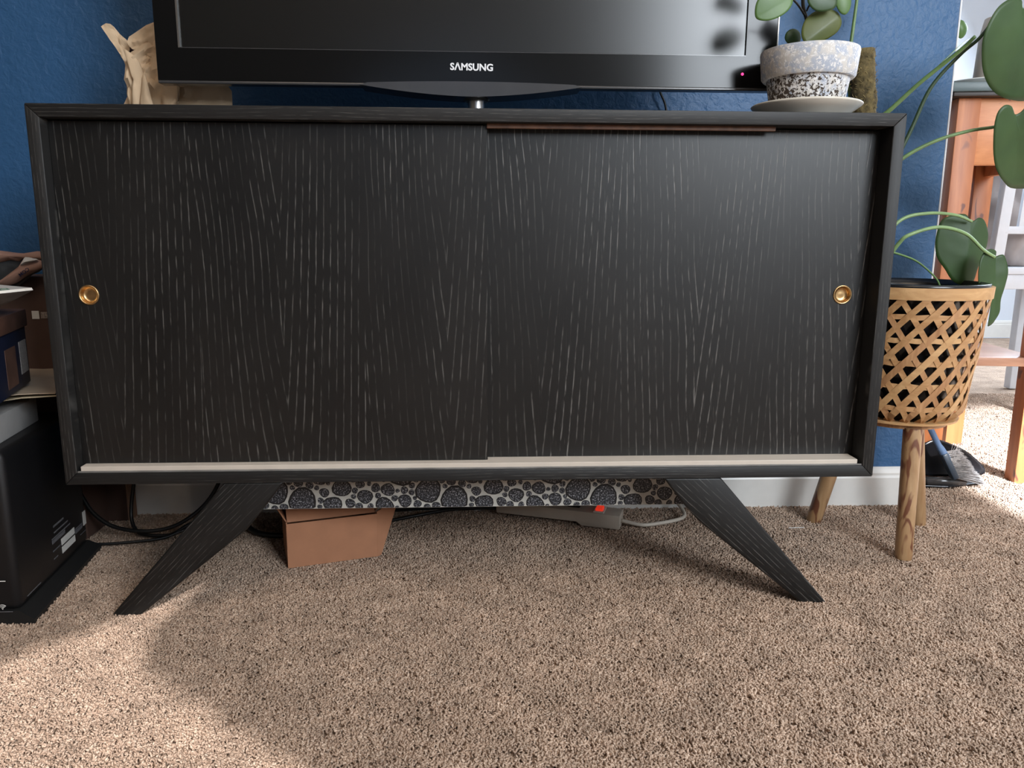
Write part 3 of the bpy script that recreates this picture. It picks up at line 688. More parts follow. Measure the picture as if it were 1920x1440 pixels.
# ================================================================== LEFT PILE
# black cased unit on the floor
sb = root('subwoofer', 'black boxy subwoofer with flared foot on the carpet left of the sideboard', 'speaker', (-0.79, 0.11, 0))
def quadprism(x_r0, x_r1, y0, y1, xl, z0, z1, bev, seg=4, shear=0.0):
    bm = bmesh.new()
    q = [(xl, y0), (x_r0, y0), (x_r1, y1), (xl-0.03, y1)]
    lo = [bm.verts.new((x, y, z0)) for x, y in q]; hi = [bm.verts.new((x-shear, y, z1)) for x, y in q]
    bm.faces.new(lo[::-1]); bm.faces.new(hi)
    for i in range(4): j = (i+1) % 4; bm.faces.new((lo[i], lo[j], hi[j], hi[i]))
    if bev: bmesh.ops.bevel(bm, geom=bm.edges[:], offset=bev, segments=seg, affect='EDGES', profile=0.5)
    return bm
M['subblk'] = plain('matte_black', (0.007, 0.007, 0.008), 0.42, var=0.0)
link('casing', quadprism(-0.674, -0.705, -0.018, 0.250, -0.93, 0.020, 0.262, 0.012), M['subblk'], sb, smooth=True)
# flared foot
bm = bmesh.new()
lo = [(-0.95, -0.020, 0.0), (-0.655, -0.020, 0.0), (-0.690, 0.262, 0.0), (-0.96, 0.262, 0.0)]
hi = [(-0.93, -0.020, 0.022), (-0.676, -0.020, 0.022), (-0.706, 0.250, 0.022), (-0.94, 0.250, 0.022)]
mid = [(-0.95, -0.020, 0.008), (-0.655, -0.020, 0.008), (-0.690, 0.262, 0.008), (-0.96, 0.262, 0.008)]
L3 = [[bm.verts.new(p) for p in l] for l in (lo, mid, hi)]
bm.faces.new(L3[0][::-1]); bm.faces.new(L3[2])
for a, b_ in ((0, 1), (1, 2)):
    for i in range(4): j = (i+1) % 4; bm.faces.new((L3[a][i], L3[a][j], L3[b_][j], L3[b_][i]))
link('foot', bm, plain('foot_black', (0.008, 0.008, 0.008), 0.6), sb)
M['sticker'] = plain('white_sticker', (0.75, 0.74, 0.70), 0.5, var=0.05)
M['dim_ink'] = plain('grey_print', (0.13, 0.13, 0.14), 0.5, var=0.3, vscale=500)
def side_pt(y, z, out=0.0004):                # on the right flank
    s = (y+0.018)/0.268; x = -0.674-0.031*s; return Vector((x+out, y, z))
def flank_mark(name, y0, y1, za, zb, mat, label=None):
    n = Vector((0.268, 0.031, 0)).normalized(); p = [side_pt(y0, za), side_pt(y1, za), side_pt(y1, zb), side_pt(y0, zb)]
    return link(name, prism([q-n*0.0003 for q in p], n*0.0005), mat, sb, label=label)
flank_mark('sticker', 0.138, 0.192, 0.058, 0.069, M['sticker'], 'white barcode sticker')
flank_mark('sticker', 0.138, 0.192, 0.044, 0.055, M['sticker'], 'white barcode sticker')
flank_mark('sticker', 0.232, 0.2445, 0.056, 0.081, M['sticker'])
for (a, b_, z, h) in ((0.115, 0.155, 0.098, 0.003), (0.115, 0.170, 0.088, 0.0022), (0.105, 0.178, 0.080, 0.0022), (0.105, 0.155, 0.073, 0.006), (0.105, 0.133, 0.060, 0.002), (0.105, 0.120, 0.047, 0.002), (0.196, 0.226, 0.062, 0.002), (0.196, 0.226, 0.055, 0.006), (0.005, 0.052, 0.032, 0.0012), (0.215, 0.24, 0.045, 0.001), (0.14, 0.18, 0.054, 0.0)):
    if h: flank_mark('printed_line', a, b_, z, z+h, M['dim_ink'])
# wireless symbol and rule on the front
wf = bmesh.new(); wc = at(5, 1142, -0.0212)
for r in (0.0022, 0.0044, 0.0066):
    pts = [wc+Vector((r*math.sin(a), 0, r*math.cos(a)))*1.0 for a in [(-0.85+1.7*i/8) for i in range(9)]]
    bmx = tube(pts, 0.0005, 4); merge(wf, bmx)
bmx = lathe([(0, -0.0004), (0.0011, 0), (0, 0.0004)], 0, 0, 8); place(bmx, wc, (1, 0, 0), (0, 0, 1)); merge(wf, bmx)
link('wireless_symbol', wf, M['sticker'], sb, label='white wireless symbol')
a_ = at(-30, 1148, -0.0212); b_ = at(24, 1147, -0.0212); link('printed_line', tube([a_, b_], 0.0006, 4), M['dim_ink'], sb)
a_ = at(-30, 1091, -0.0212); b_ = at(10, 1090, -0.0212); link('printed_line', tube([a_, b_], 0.0008, 4), M['sticker'], sb)

# grey-white router box on top
rt = root('white_carton', 'small grey-white carton lying on top of the black subwoofer', 'box', (-0.80, 0.12, 0.262))
def rbox(xr0, xr1, y0, y1, xl, z0, z1, mat, name, parent, bev=0.002, label=None):
    return link(name, quadprism(xr0, xr1, y0, y1, xl, z0, z1, bev, 2), mat, parent, smooth=True, label=label)
rbox(-0.700, -0.727, 0.012, 0.176, -0.92, 0.262, 0.303, plain('pale_card', (0.36, 0.35, 0.34), 0.6), 'carton_body', rt)
link('dark_bowl', lathe([(0, 0.3032), (0.035, 0.3032), (0.050, 0.309), (0.052, 0.314), (0, 0.314)], -0.775, 0.10, 40), M['subblk'], None, smooth=True, loc=(-0.775, 0.10, 0.303))
tag(bpy.data.objects['dark_bowl'], 'shallow round black dish squeezed between the grey-white carton and kraft envelopes', 'dish')
# kraft envelopes
M['kraft2'] = plain('kraft_envelope', (0.42, 0.33, 0.24), 0.8, var=0.12, vscale=14, bump=0.4, bscale=40)
M['kraft3'] = plain('pale_envelope', (0.50, 0.42, 0.28), 0.7, var=0.1, vscale=14, bump=0.4, bscale=40)
def sheet(corners, z, mat, name, label, cat, group, wav=0.003, th=0.0015, drop=0.0):
    bm = bmesh.new(); n = 12; C = [Vector((x, y, z)) for x, y in corners]; g = []
    for i in range(n+1):
        row = []
        for j in range(n+1):
            s, t = i/n, j/n; p = (C[0]*(1-s)+C[1]*s)*(1-t)+(C[3]*(1-s)+C[2]*s)*t
            p.z += wav*mn.noise(p*22)+drop*s*s*(1-t); row.append(bm.verts.new(p))
        g.append(row)
    for i in range(n):
        for j in range(n): bm.faces.new((g[i][j], g[i+1][j], g[i+1][j+1], g[i][j+1]))
    r = bmesh.ops.extrude_face_region(bm, geom=bm.faces[:]); nv = [e for e in r['geom'] if isinstance(e, bmesh.types.BMVert)]
    bmesh.ops.translate(bm, verts=nv, vec=(0, 0, th))
    o = link(name, bm, mat, None, smooth=True, loc=C[0]); tag(o, label, cat, group); return o
sheet([(-0.93, 0.010), (-0.640, 0.080), (-0.665, 0.290), (-0.93, 0.32)], 0.3165, M['kraft3'], 'envelope', 'pale yellow envelope lowest in the pile, edge bent open', 'envelope', 'envelopes under the shoe box', drop=0.006)
sheet([(-0.94, 0.014), (-0.645, 0.082), (-0.672, 0.330), (-0.94, 0.33)], 0.3255, M['kraft2'], 'envelope', 'brown kraft envelope directly under the navy shoe box', 'envelope', 'envelopes under the shoe box')
# shoe box
sh = root('shoe_box', 'navy shoe box with brown lid and pale labels beneath the white dish', 'box', (-0.80, 0.06, 0.331))
def sh_x(y): return -0.663-0.058*((y+0.03)/0.186)
xr0, xr1 = sh_x(-0.03), sh_x(0.156)
rbox(xr0, xr1, -0.03, 0.156, -0.93, 0.332, 0.440, plain('navy_card', (0.006, 0.010, 0.030), 0.5), 'box_body', sh)
rbox(xr0+0.003, xr1+0.003, -0.033, 0.159, -0.93, 0.422, 0.449, plain('brown_lid', (0.09, 0.042, 0.028), 0.6, var=0.2), 'lid', sh, label='brown lid')
def sh_mark(y0, y1, za, zb, mat, name, label=None):
    n = Vector((0.186, 0.058, 0)).normalized(); p = [Vector((sh_x(y), y, z)) for y, z in ((y0, za), (y1, za), (y1, zb), (y0, zb))]
    return link(name, prism([q for q in p], n*0.0006), mat, sh, label=label)
sh_mark(0.108, 0.148, 0.352, 0.402, plain('shaded_label', (0.30, 0.28, 0.27), 0.6, var=0.25, vscale=300), 'label_sticker', 'pale printed label')
sh_mark(0.030, 0.085, 0.342, 0.400, plain('brown_print', (0.10, 0.05, 0.035), 0.6, var=0.3), 'printed_panel', 'brown printed panel')
# square dish with leaf pattern
ds = root('square_dish', 'white square serving dish with green leaf pattern on the shoe box lid', 'dish', (-0.74, 0.04, 0.450))
bm = bmesh.new()
cA = Vector((-0.632, 0.031, 0.487)); cB = Vector((-0.80, 0.165, 0.487)); cC = Vector((-0.94, 0.0, 0.474)); cD = Vector((-0.77, -0.135, 0.474))
cen = (cA+cB+cC+cD)/4
def ring(s, z, bulge=0.0):
    pts = []
    for a, b2 in ((cA, cB), (cB, cC), (cC, cD), (cD, cA)):
        for k in range(8):
            p = a.lerp(b2, k/8); q = cen+(p-cen)*s; q.z = z+(p.z-0.487)*s; pts.append(bm.verts.new(q))
    return pts
rg = [ring(0.62, 0.4585), ring(0.66, 0.460), ring(0.94, 0.482), ring(1.0, 0.487), ring(0.99, 0.4905), ring(0.80, 0.4885), ring(0.64, 0.472), ring(0.56, 0.469)]
for a, b2 in zip(rg, rg[1:]):
    for i in range(32): bm.faces.new((a[i], a[(i+1) % 32], b2[(i+1) % 32], b2[i]))
bm.faces.new(rg[0][::-1]); bm.faces.new(rg[-1])
do = link('dish_body', bm, [plain('white_glaze', (0.78, 0.75, 0.68), 0.3, var=0.04), plain('shaded_flank_glaze', (0.13, 0.105, 0.09), 0.5, var=0.4, vscale=40, bump=0.6, bscale=60)], ds, smooth=True)
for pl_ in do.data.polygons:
    if pl_.normal.z < -0.2: pl_.material_index = 1  # darker embossed glaze paints the shade on the dish's downward sides
bm = bmesh.new()
M['sage'] = plain('sage_print', (0.10, 0.15, 0.12), 0.4)
def rimpt(s, w): # along the edge D->A, w inward from the rim
    e = cD.lerp(cA, s); q = cen+(e-cen)*(1-w); q.z = 0.4905-0.01*w+0.0008+(e.z-0.487)*(1-w); return q
tube([rimpt(s, 0.10) for s in (0.40, 0.55, 0.7, 0.8, 0.88)], 0.0012, 4, bm)
for s in (0.48, 0.56, 0.64, 0.71, 0.78, 0.84):
    for sgn in (1, -1):
        p0 = rimpt(s, 0.10); p1 = rimpt(s+0.045, 0.105+sgn*0.07)
        tube([p0, p0.lerp(p1, 0.35), p0.lerp(p1, 0.75), p1], [0.0008, 0.0030, 0.0026, 0.0004], 6, bm)
link('leaf_pattern', bm, M['sage'], ds, label='painted green leaf sprig')
# tall cartons behind
M['card'] = plain('cardboard', (0.30, 0.165, 0.10), 0.8, var=0.08, vscale=20)
M['card_d'] = plain('cardboard_dark', (0.085, 0.045, 0.032), 0.85, var=0.1, vscale=20)
c1 = root('flat_carton', 'flattened brown carton leaning on the blue wall behind the subwoofer', 'box', (-0.95, 0.415, 0))
link('carton_body', box(-1.22, -0.70, 0.398, 0.430, 0.001, 0.43, 0.002), M['card_d'], c1)
link('taped_edge', box(-0.7005, -0.697, 0.398, 0.430, 0.001, 0.43), M['card'], c1)
c2 = root('tall_carton', 'tall brown carton with white label between subwoofer and blue wall', 'box', (-0.9, 0.34, 0))
link('carton_body', box(-1.10, -0.735, 0.305, 0.39, 0.001, 0.492, 0.002), M['card_d'], c2)
p0 = at(59, 583, 0.304); p1 = at(74, 598, 0.304)
link('label_sticker', box(p0.x, p1.x, 0.3038, 0.3052, p1.z, p0.z), M['sticker'], c2, label='white label')
p0 = at(76, 585, 0.304); p1 = at(95, 597, 0.304)
link('label_sticker', box(p0.x, -0.739, 0.3038, 0.3052, p1.z, p0.z), plain('label_print', (0.25, 0.2, 0.17), 0.6, var=0.6, vscale=300), c2)
# crumpled shipping mailer on top
ml = root('shipping_mailer', 'torn crumpled pinkish-brown shipping mailer printed COM on the tall carton', 'package', (-0.80, 0.29, 0.480))
M['mailer'] = plain('mailer_paper', (0.40, 0.235, 0.18), 0.6, var=0.12, vscale=25, bump=0.5, bscale=60)
M['film'] = plain('grey_film', (0.06, 0.065, 0.07), 0.35, var=0.4, vscale=25)
polysheet([(-60, 478), (0, 470), (30, 474), (52, 476), (75, 474), (78, 505), (60, 515), (20, 545), (-60, 560)], 0.292, M['film'], 'plastic_film', ml, crumple=0.004, rings=6, freq=35, subdiv=2, label='dark grey plastic film inside the mailer')
polysheet([(-60, 466), (0, 470), (25, 473), (50, 475), (68, 471), (78, 474), (78, 488), (50, 482), (36, 490), (20, 487), (-10, 494), (-60, 490)], 0.282, M['mailer'], 'mailer_top', ml, crumple=0.005, rings=4, freq=40, subdiv=2)
polysheet([(-10, 532), (2, 525), (22, 510), (36, 498), (42, 488), (58, 484), (72, 487), (80, 492), (78, 503), (60, 512), (44, 522), (30, 531), (10, 536)], 0.276, M['mailer'], 'mailer_strip', ml, crumple=0.003, rings=4, freq=30, subdiv=2)
polysheet([(37, 499), (42, 490), (47, 482), (60, 484), (72, 487), (60, 491), (50, 495), (44, 498)], 0.271, M['sticker'], 'torn_edge', ml, crumple=0.003, rings=3, freq=30, subdiv=2, label='white torn paper edge')
q = textmesh('COM', 0.0062, 0.020, 0.0005, 0.01); place(q, at(45, 510, 0.2635), (-0.82, 0, -0.57), (0.57, 0, -0.82))
link('lettering', q, plain('navy_ink', (0.02, 0.02, 0.06), 0.6), ml, label='dark lettering reading COM')

# ================================================================== UNDER THE SIDEBOARD
# small cardboard box, open towards the wall
cb = root('small_cardboard_box', 'small orange-brown cardboard box with open flaps on the carpet under the sideboard', 'box', (-0.25, 0.24, 0))
M['cardO'] = plain('cardboard_orange', (0.46, 0.215, 0.115), 0.8, var=0.06, vscale=30)
A = Vector((-0.328, 0.157, 0.002)); B = Vector((-0.181, 0.203, 0.002)); dx = (B-A).normalized(); dn = Vector((-dx.y, dx.x, 0)); Wb = (B-A).length; Db, Hb, tk = 0.115, 0.083, 0.0022
def wallp(o, u, lu, v, lv, nrm, name, label=None, mat='cardO'):
    return link(name, prism([o, o+u*lu, o+u*lu+v*lv, o+v*lv], nrm*tk, 0.0004, 1), M[mat], cb, label=label)
Z = Vector((0, 0, 1))
wallp(A, dx, Wb, Z+dn*-0.10, Hb, dn, 'front_wall')
wallp(A+dx*Wb, dn, Db, Z, Hb, -dx, 'side_wall'); wallp(A, dn, Db, Z, Hb, dx, 'side_wall')
wallp(A+dn*Db, dx, Wb, Z, Hb, -dn, 'rear_wall'); wallp(A, dx, Wb, dn, Db, Z, 'bottom')
top_ = A+Z*Hb
wallp(top_+dx*0.002, dx, Wb-0.004, (Z*0.7+dn*0.72).normalized(), 0.048, dn, 'flap')
wallp(top_+dx*Wb+dn*0.004, dn, Db-0.01, (Z*0.8+dx*0.55).normalized(), 0.045, -dx, 'flap')
wallp(top_+dn*0.004, dn, Db-0.01, (Z*0.85-dx*0.45).normalized(), 0.045, dx, 'flap')
wallp(top_+dn*Db, dx, Wb, (Z*0.6+dn*0.8).normalized(), 0.04, dn, 'flap')
Bq = B+Vector((0.0, 0.0, 0.0)); up_ = Z*Hb+dn*-0.10*Hb
link('flap', prism([Bq, Bq+Vector((0.006, 0.008, 0.0)), Bq+Vector((0.036, 0.034, Hb+0.012)), Bq+up_+Vector((0, 0, 0.004))], Vector((-0.0015, 0.002, 0)), 0.0), M['cardO'], cb)
# power strip
ps = root('power_strip', 'beige power strip with red rocker switch on the carpet under the sideboard', 'power strip', (0.155, 0.36, 0))
M['beige'] = plain('beige_plastic', (0.56, 0.50, 0.42), 0.45, var=0.05)
A = Vector((0.036, 0.392, 0.004)); B = Vector((0.2735, 0.306, 0.004)); dx = (B-A).normalized(); dn = Vector((-dx.y, dx.x, 0)); L = (B-A).length
hgt = 0.0285
zt = Vector((0, 0, 1))
prof = [A+zt*0.007, A+dx*L*0.66+zt*0.007, A+dx*L*0.70, B, B+zt*hgt, A+zt*(hgt+0.003)]
link('strip_body', prism(prof, dn*0.045, 0.0022, 2), M['beige'], ps, smooth=True)
swp = A+dx*(L*0.83)+dn*0.020+zt*(hgt+0.0012)
def obox(c, u, v, lu, lv, h, mat, name, parent, bev=0.0006, label=None):
    return link(name, prism([c-u*lu/2-v*lv/2, c+u*lu/2-v*lv/2, c+u*lu/2+v*lv/2, c-u*lu/2+v*lv/2], Vector((0, 0, h)), bev, 2), mat, parent, label=label)
obox(swp-zt*0.001, dx, dn, 0.021, 0.030, 0.0025, M['sticker'], 'switch_surround', ps)
obox(swp, dx, dn, 0.014, 0.020, 0.0062, plain('red_plastic', (0.75, 0.03, 0.02), 0.35, emit=((1.0, 0.05, 0.02), 0.5)), 'rocker_switch', ps, label='red lit rocker switch')
for s in (0.14, 0.32, 0.50): obox(A+dx*(L*s)+dn*0.024+zt*(hgt-0.0005), dx, dn, 0.030, 0.026, 0.0018, M['sticker'], 'socket', ps)
obox(A+dx*(L*0.62)+dn*0.030+zt*(hgt+0.001), dx, dn, 0.026, 0.024, 0.020, M['subblk'], 'plug', None, 0.002)
bpy.data.objects['plug'].name = 'black_plug'; tag(bpy.data.objects['black_plug'], 'small black plug pushed into the beige power strip', 'plug')
cpts = [Vector((q.x, q.y, max(q.z, 0.011))) for q in [B+dn*0.022+zt*0.012, B+dn*0.022+dx*0.03+zt*0.008, at(1215, 993, 0.315), at(1262, 988, 0.335), at(1283, 968, 0.36), at(1276, 950, 0.39), at(1262, 935, 0.41)]]
link('cord', tube(smoothpath(cpts, 8), 0.0038, 10), M['beige'], ps, smooth='all', label='thick cream power cord')
# black cables
def cable(name, pts, r, label, g='black cables behind the sideboard'):
    pts = [Vector((p.x, p.y, max(p.z, r+0.006))) for p in pts]
    o = link(name, tube(smoothpath(pts, 10), r, 8), M['cable'], None, smooth='all', loc=pts[0]); tag(o, label, 'cable', g)
M['cable'] = plain('black_rubber', (0.008, 0.008, 0.008), 0.4, var=0.0)
cable('power_cable', [at(150, 925, 0.30), at(175, 962, 0.29), at(215, 988, 0.28), at(275, 996, 0.27), at(330, 985, 0.28), at(380, 950, 0.30), at(410, 905, 0.32), at(418, 860, 0.34)], 0.0038, 'thick black cable sagging from the subwoofer up behind the left leg')
cable('power_cable', [at(262, 850, 0.34), at(251, 905, 0.34), at(246, 965, 0.33), at(256, 995, 0.31), at(280, 1009, 0.30), at(320, 1003, 0.30), at(352, 985, 0.31), at(400, 965, 0.33), at(470, 970, 0.33)], 0.0036, 'black cable hanging straight down the wall and curling at the carpet')
cable('power_cable', [at(160, 1030, 0.262), at(200, 1029, 0.262), at(250, 1021, 0.27), at(305, 1009, 0.285), at(350, 993, 0.31), at(420, 985, 0.33)], 0.0028, 'thin black cable lying on carpet from the subwoofer foot')
cable('power_cable', [at(440, 960, 0.34), at(462, 985, 0.32), at(490, 1008, 0.295), at(540, 1020, 0.285), at(600, 1010, 0.30)], 0.0052, 'black cable curling behind the small cardboard box')
cable('power_cable', [at(700, 1000, 0.34), at(735, 985, 0.36), at(780, 968, 0.385), at(850, 955, 0.40), at(930, 952, 0.40)], 0.0036, 'black cable running from small cardboard box towards the power strip')
cable('power_cable', [at(720, 958, 0.415), at(800, 953, 0.418), at(880, 950, 0.418), at(935, 944, 0.41)], 0.0036, 'upper black cable along the baseboard left of the power strip')
cable('hanging_cable', [at(1252, 160, 0.425), at(1238, 170, 0.428), at(1247, 195, 0.43), at(1252, 230, 0.43)], 0.0022, 'thin dark cable hanging on the wall under the television', None)
# lint on the carpet
o = link('thread', tube([Vector(at(1478, 997, 0.30)), Vector(at(1507, 996, 0.31))], 0.0007, 5), M['sticker'], None, loc=at(1478, 997, 0.30)); o.location.z += 0.008; tag(o, 'tiny white thread on carpet between right leg and planter leg', 'thread')

# ================================================================== NEXT ROOM
# pine side table
TX, TYB, TA = 1.040, 0.60, math.radians(-8)
tu = Vector((math.cos(TA), math.sin(TA), 0)); tvv = Vector((-math.sin(TA), math.cos(TA), 0))
pt = root('pine_side_table', 'orange pine side table with dark top and lower shelf beyond the wall corner', 'table', (1.18, 0.78, 0))
M['pine'] = wood('pine', (0.36, 0.115, 0.04), (0.56, 0.21, 0.08), 'z', 0.7, 0.45, knots=(26, 14, 0.66, (0.16, 0.06, 0.04)))
M['pineX'] = wood('pine_x', (0.50, 0.18, 0.065), (0.72, 0.31, 0.13), 'x', 0.7, 0.45, knots=(20, 26, 0.67, (0.14, 0.06, 0.05)))
TO = Vector((TX, TYB, 0))
def tbox(u0, u1, v0, v1, z0, z1, mat, name, label=None, bev=0.0015, taper=None):
    p = [TO+tu*a+tvv*b+Vector((0, 0, z0)) for a, b in ((u0, v0), (u1, v0), (u1, v1), (u0, v1))]
    bm = prism(p, (0, 0, z1-z0))
    if taper:
        c = TO+tu*taper[1]+tvv*taper[2]
        for v in bm.verts:
            if v.co.z < z0+1e-4: v.co.x = c.x+(v.co.x-c.x)*taper[0]; v.co.y = c.y+(v.co.y-c.y)*taper[0]
    if bev: bmesh.ops.bevel(bm, geom=bm.edges[:], offset=bev, segments=2, affect='EDGES', profile=0.5)
    return link(name, bm, mat, pt, smooth=True, label=label)
TWd, TDp, LG, TH = 0.262, 0.40, 0.047, 0.862
for a, b_ in ((0, 0), (TWd-LG, 0), (0, TDp-LG), (TWd-LG, TDp-LG)):
    tbox(a, a+LG, b_, b_+LG, 0.0, TH, M['pine'], 'leg', taper=(0.93, a+LG/2, b_+LG/2))
tbox(LG, TWd-LG, 0.006, 0.026, TH-0.14, TH, M['pineX'], 'apron'); tbox(LG, TWd-LG, TDp-0.026, TDp-0.006, TH-0.14, TH, M['pineX'], 'apron')
tbox(0.006, 0.026, LG, TDp-LG, TH-0.14, TH, M['pineX'], 'apron'); tbox(TWd-0.026, TWd-0.006, LG, TDp-LG, TH-0.14, TH, M['pineX'], 'apron')
tbox(-0.02, TWd+0.02, -0.02, TDp+0.02, TH, TH+0.009, plain('shadow_line_dark', (0.03, 0.02, 0.016), 0.5), 'top_shadow_strip')  # near-black strip painted as the shadow line under the tabletop
tbox(-0.025, TWd+0.025, -0.025, TDp+0.025, TH+0.009, TH+0.028, plain('slate_top', (0.075, 0.105, 0.11), 0.4), 'tabletop', 'dark grey-green tabletop')
tbox(0.01, TWd-0.01, 0.012, TDp-0.012, 0.276, 0.296, wood('shelf_wood', (0.42, 0.20, 0.12), (0.58, 0.33, 0.22), 'x', 0.6, 0.35), 'shelf')
zt_ = TH+0.0285
def tp(u, v): return TO+tu*u+tvv*v
p = tp(0.085, 0.10); o = link('plate', lathe([(0, zt_), (0.04, zt_), (0.078, zt_+0.016), (0.08, zt_+0.018), (0.076, zt_+0.018), (0.04, zt_+0.005), (0, zt_+0.005)], p.x, p.y, 48), M['sticker'], None, smooth='all', loc=(p.x, p.y, zt_)); tag(o, 'white plate on the dark top of the pine side table', 'plate')
p = tp(0.100, 0.33)
bp = root('table_plant', 'small green plant in a black square pot on the pine side table', 'plant', (p.x-0.02, p.y, zt_))
link('square_pot', box(p.x-0.075, p.x+0.005, p.y-0.03, p.y+0.04, zt_, zt_+0.098, 0.004), M['subblk'], bp)
rm = random.Random(5)
for _ in range(16):
    a = rm.uniform(0, 2*PI); q = Vector((p.x-0.035, p.y, zt_+0.095)); e = q+Vector((math.cos(a)*0.035, math.sin(a)*0.02, rm.uniform(0.010, 0.035)))
    s = Vector((-math.sin(a), math.cos(a), 0.2))*0.008
    mid_ = q.lerp(e, 0.55)+Vector((0, 0, 0.008))
    bm = bmesh.new(); vs = [bm.verts.new(v) for v in (q, mid_+s, e, mid_-s)]; f = bm.faces.new(vs)
    r = bmesh.ops.extrude_face_region(bm, geom=[f]); bmesh.ops.translate(bm, verts=[g for g in r['geom'] if isinstance(g, bmesh.types.BMVert)], vec=(0, 0, 0.001))
    link('leaf', bm, M['leafA'] if _ % 3 else plain('leaf_mint', (0.25, 0.45, 0.35), 0.4), bp)
p = tp(0.185, 0.24); o = link('cream_vase', lathe([(0, zt_), (0.045, zt_), (0.050, zt_+0.05), (0.046, zt_+0.15), (0.038, zt_+0.19), (0.034, zt_+0.19), (0.042, zt_+0.15), (0.044, zt_+0.05), (0, zt_+0.01)], p.x, p.y, 40), plain('vase_cream', (0.52, 0.45, 0.37), 0.5), None, smooth='all', loc=(p.x, p.y, zt_)); tag(o, 'cream cylindrical vase behind the big leaf on the side table', 'vase')

# dustpan and hand brush
dp = root('dustpan', 'black plastic dustpan standing on the carpet past the wall corner', 'dustpan', (1.12, 0.66, 0))
M['pan'] = plain('pan_plastic', (0.010, 0.010, 0.012), 0.18, var=0.0)
polysheet([(1722, 886), (1722, 845), (1742, 828), (1762, 825), (1790, 835), (1815, 848), (1836, 866), (1847, 880), (1842, 890), (1800, 893), (1760, 893)], 0.578, M['pan'], 'pan_back', dp, thick=0.004, bulge=-0.012, subdiv=3, rings=7)
tray_pts = [at(1722, 896, 0.545), at(1780, 897, 0.535), at(1845, 889, 0.56), at(1840, 872, 0.592), at(1722, 872, 0.592)]
tray_pts = [Vector((q.x, q.y, 0.004)) for q in tray_pts]
link('pan_floor', prism(tray_pts, (0, 0, 0.004), 0.001), M['pan'], dp)
link('pan_lip', tube([Vector((1.03, 0.552, 0.015)), Vector((1.08, 0.548, 0.015)), Vector((1.12, 0.553, 0.013))], 0.011, 10), M['darkmetal'], dp, smooth='all')
br = root('hand_brush', 'hand brush with blue handle and grey bristles leaning against the black dustpan', 'brush', (1.15, 0.60, 0))
M['bluep'] = plain('blue_plastic', (0.09, 0.15, 0.26), 0.35)
h0, h1, h2 = at(1738, 790, 0.54), at(1760, 835, 0.54), at(1778, 862, 0.54)
link('handle', tube(smoothpath([h0, h1, h2], 6), [0.0065]*7+[0.008]*5+[0.007], 12), M['bluep'], br, smooth='all')
c0_, c1_ = at(1773, 852, 0.530), at(1795, 899, 0.522)
ax = (c1_-c0_).normalized(); sd = Vector((0, 1, 0)).cross(ax).normalized()
link('brush_head', prism([c0_-sd*0.007, c1_-sd*0.007, c1_+sd*0.007, c0_+sd*0.007], (0, 0.02, 0), 0.003), plain('head_plastic', (0.025, 0.04, 0.06), 0.4), br, smooth=True)
bm = bmesh.new(); rm = random.Random(2)
for _ in range(420):
    s = rm.random(); q = c0_.lerp(c1_, s)+Vector((0, rm.uniform(0.002, 0.02), 0))
    tip = at(1800+48*s+rm.uniform(-3, 3), 845+65*s+rm.uniform(-4, 4), 0.53+rm.uniform(0, 0.02)); 
    if rm.random() < 0.02: tip = at(1785+20*rm.random(), 830, 0.54)
    tube([q, q.lerp(tip, 0.5)+Vector((0, 0, 0.002)), tip], [0.0006, 0.0005, 0.0003], 3, bm)
tag(link('bristles', bm, plain('grey_bristle', (0.30, 0.28, 0.27), 0.6, var=0.3, vscale=200), br, label='fan of grey bristles'), kind='stuff')

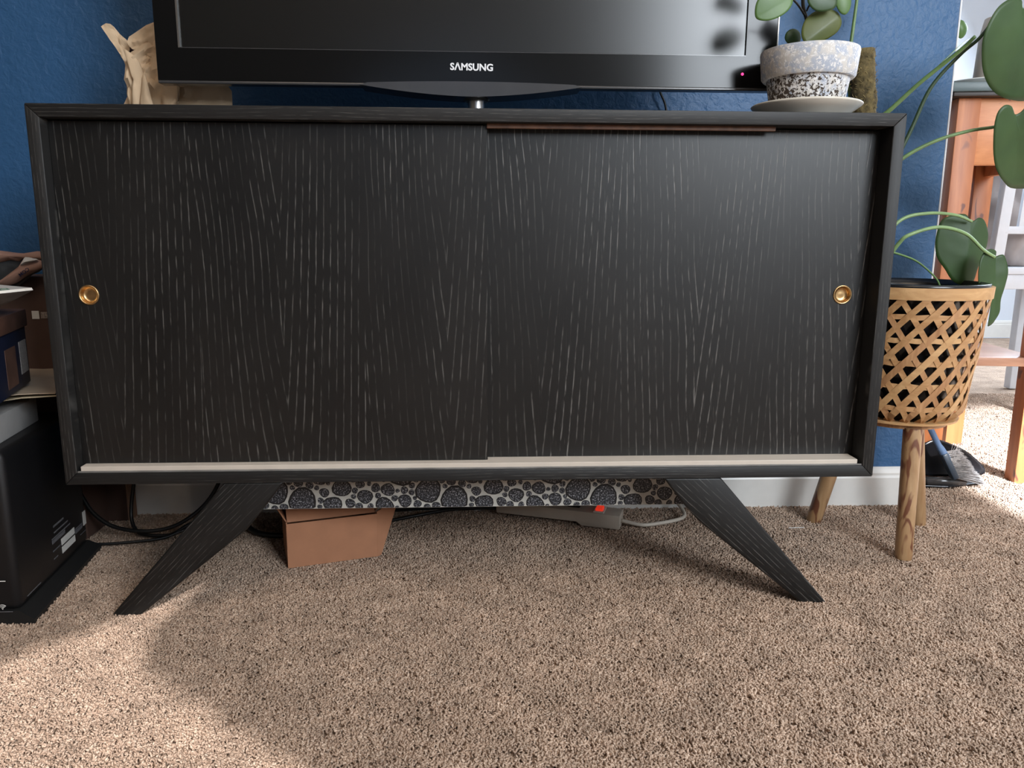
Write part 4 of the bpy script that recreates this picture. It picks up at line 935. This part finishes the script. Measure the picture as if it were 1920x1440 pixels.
# white slatted chair
ch = root('white_chair', 'white painted slat-back wooden chair in the next room', 'chair', (1.86, 1.45, 0))
M['whitep'] = plain('white_chair_paint', (0.72, 0.75, 0.80), 0.4, var=0.03)
CX0, CX1, CYb, CYf, SZ = 1.665, 2.07, 1.32, 1.74, 0.455
def cbx(name, *a, bev=0.003, mat='whitep', label=None): return link(name, box(*a, bev), M[mat], ch, smooth=True, label=label)
cbx('seat', CX0-0.01, CX1+0.01, CYb-0.01, CYf, SZ-0.004, SZ+0.018)
cbx('seat_rail', CX0, CX1, CYb, CYb+0.022, SZ-0.052, SZ-0.004); cbx('seat_rail', CX0, CX1, CYf-0.03, CYf-0.008, SZ-0.052, SZ-0.004)
cbx('seat_rail', CX0, CX0+0.022, CYb, CYf-0.01, SZ-0.052, SZ-0.004); cbx('seat_rail', CX1-0.022, CX1, CYb, CYf-0.01, SZ-0.052, SZ-0.004)
def cleg(x, y, dxx, dyy, ztop):
    b = prism([(x-0.018+dxx, y-0.018+dyy, 0), (x+0.018+dxx, y-0.018+dyy, 0), (x+0.018+dxx, y+0.018+dyy, 0), (x-0.018+dxx, y+0.018+dyy, 0)], (-dxx, -dyy, SZ), 0.003)
    link('leg', b, M['whitep'], ch, smooth=True)
cleg(CX0+0.165, CYb+0.02, -0.035, -0.05, SZ); cleg(CX1-0.02, CYb+0.02, 0.0, -0.05, SZ); cleg(CX0+0.03, CYf-0.03, 0, 0, SZ); cleg(CX1-0.02, CYf-0.03, 0, 0, SZ)
for x in (CX0-0.005, CX1-0.02):
    b = prism([(x-0.018, CYb-0.01, SZ), (x+0.018, CYb-0.01, SZ), (x+0.018, CYb+0.02, SZ), (x-0.018, CYb+0.02, SZ)], (0, -0.04, 0.52), 0.003); link('back_post', b, M['whitep'], ch, smooth=True)
cbx('back_rail', CX0, CX1-0.01, CYb-0.02, CYb, 0.578, 0.602); cbx('back_rail', CX0, CX1-0.01, CYb-0.045, CYb-0.02, 0.90, 0.98)
for i in range(7):
    x = CX0+0.045+i*0.048
    b = prism([(x, CYb-0.018, 0.60), (x+0.016, CYb-0.018, 0.60), (x+0.016, CYb-0.006, 0.60), (x, CYb-0.006, 0.60)], (0, -0.022, 0.31)); link('back_slat', b, M['whitep'], ch)
# cloth lying on the chair, showing under the back rail and between the slats
cl = root('draped_cloth', 'pinkish grey cloth bundled on the seat of the white chair', 'cloth', (1.8, 1.5, SZ+0.018))
bm = bmesh.new(); bmesh.ops.create_icosphere(bm, subdivisions=4, radius=1.0)
for v in bm.verts:
    d = v.co.copy(); k = 1+0.25*mn.noise(d*2.2)+0.12*mn.noise(d*5)
    v.co = Vector((1.80+d.x*0.13*k, 1.50+d.y*0.13*k, SZ+0.02+0.12+max(-0.12, d.z*0.20*k)))
link('cloth_bundle', bm, plain('greige_cloth', (0.36, 0.31, 0.29), 0.9, var=0.15, vscale=12), cl, smooth='all')
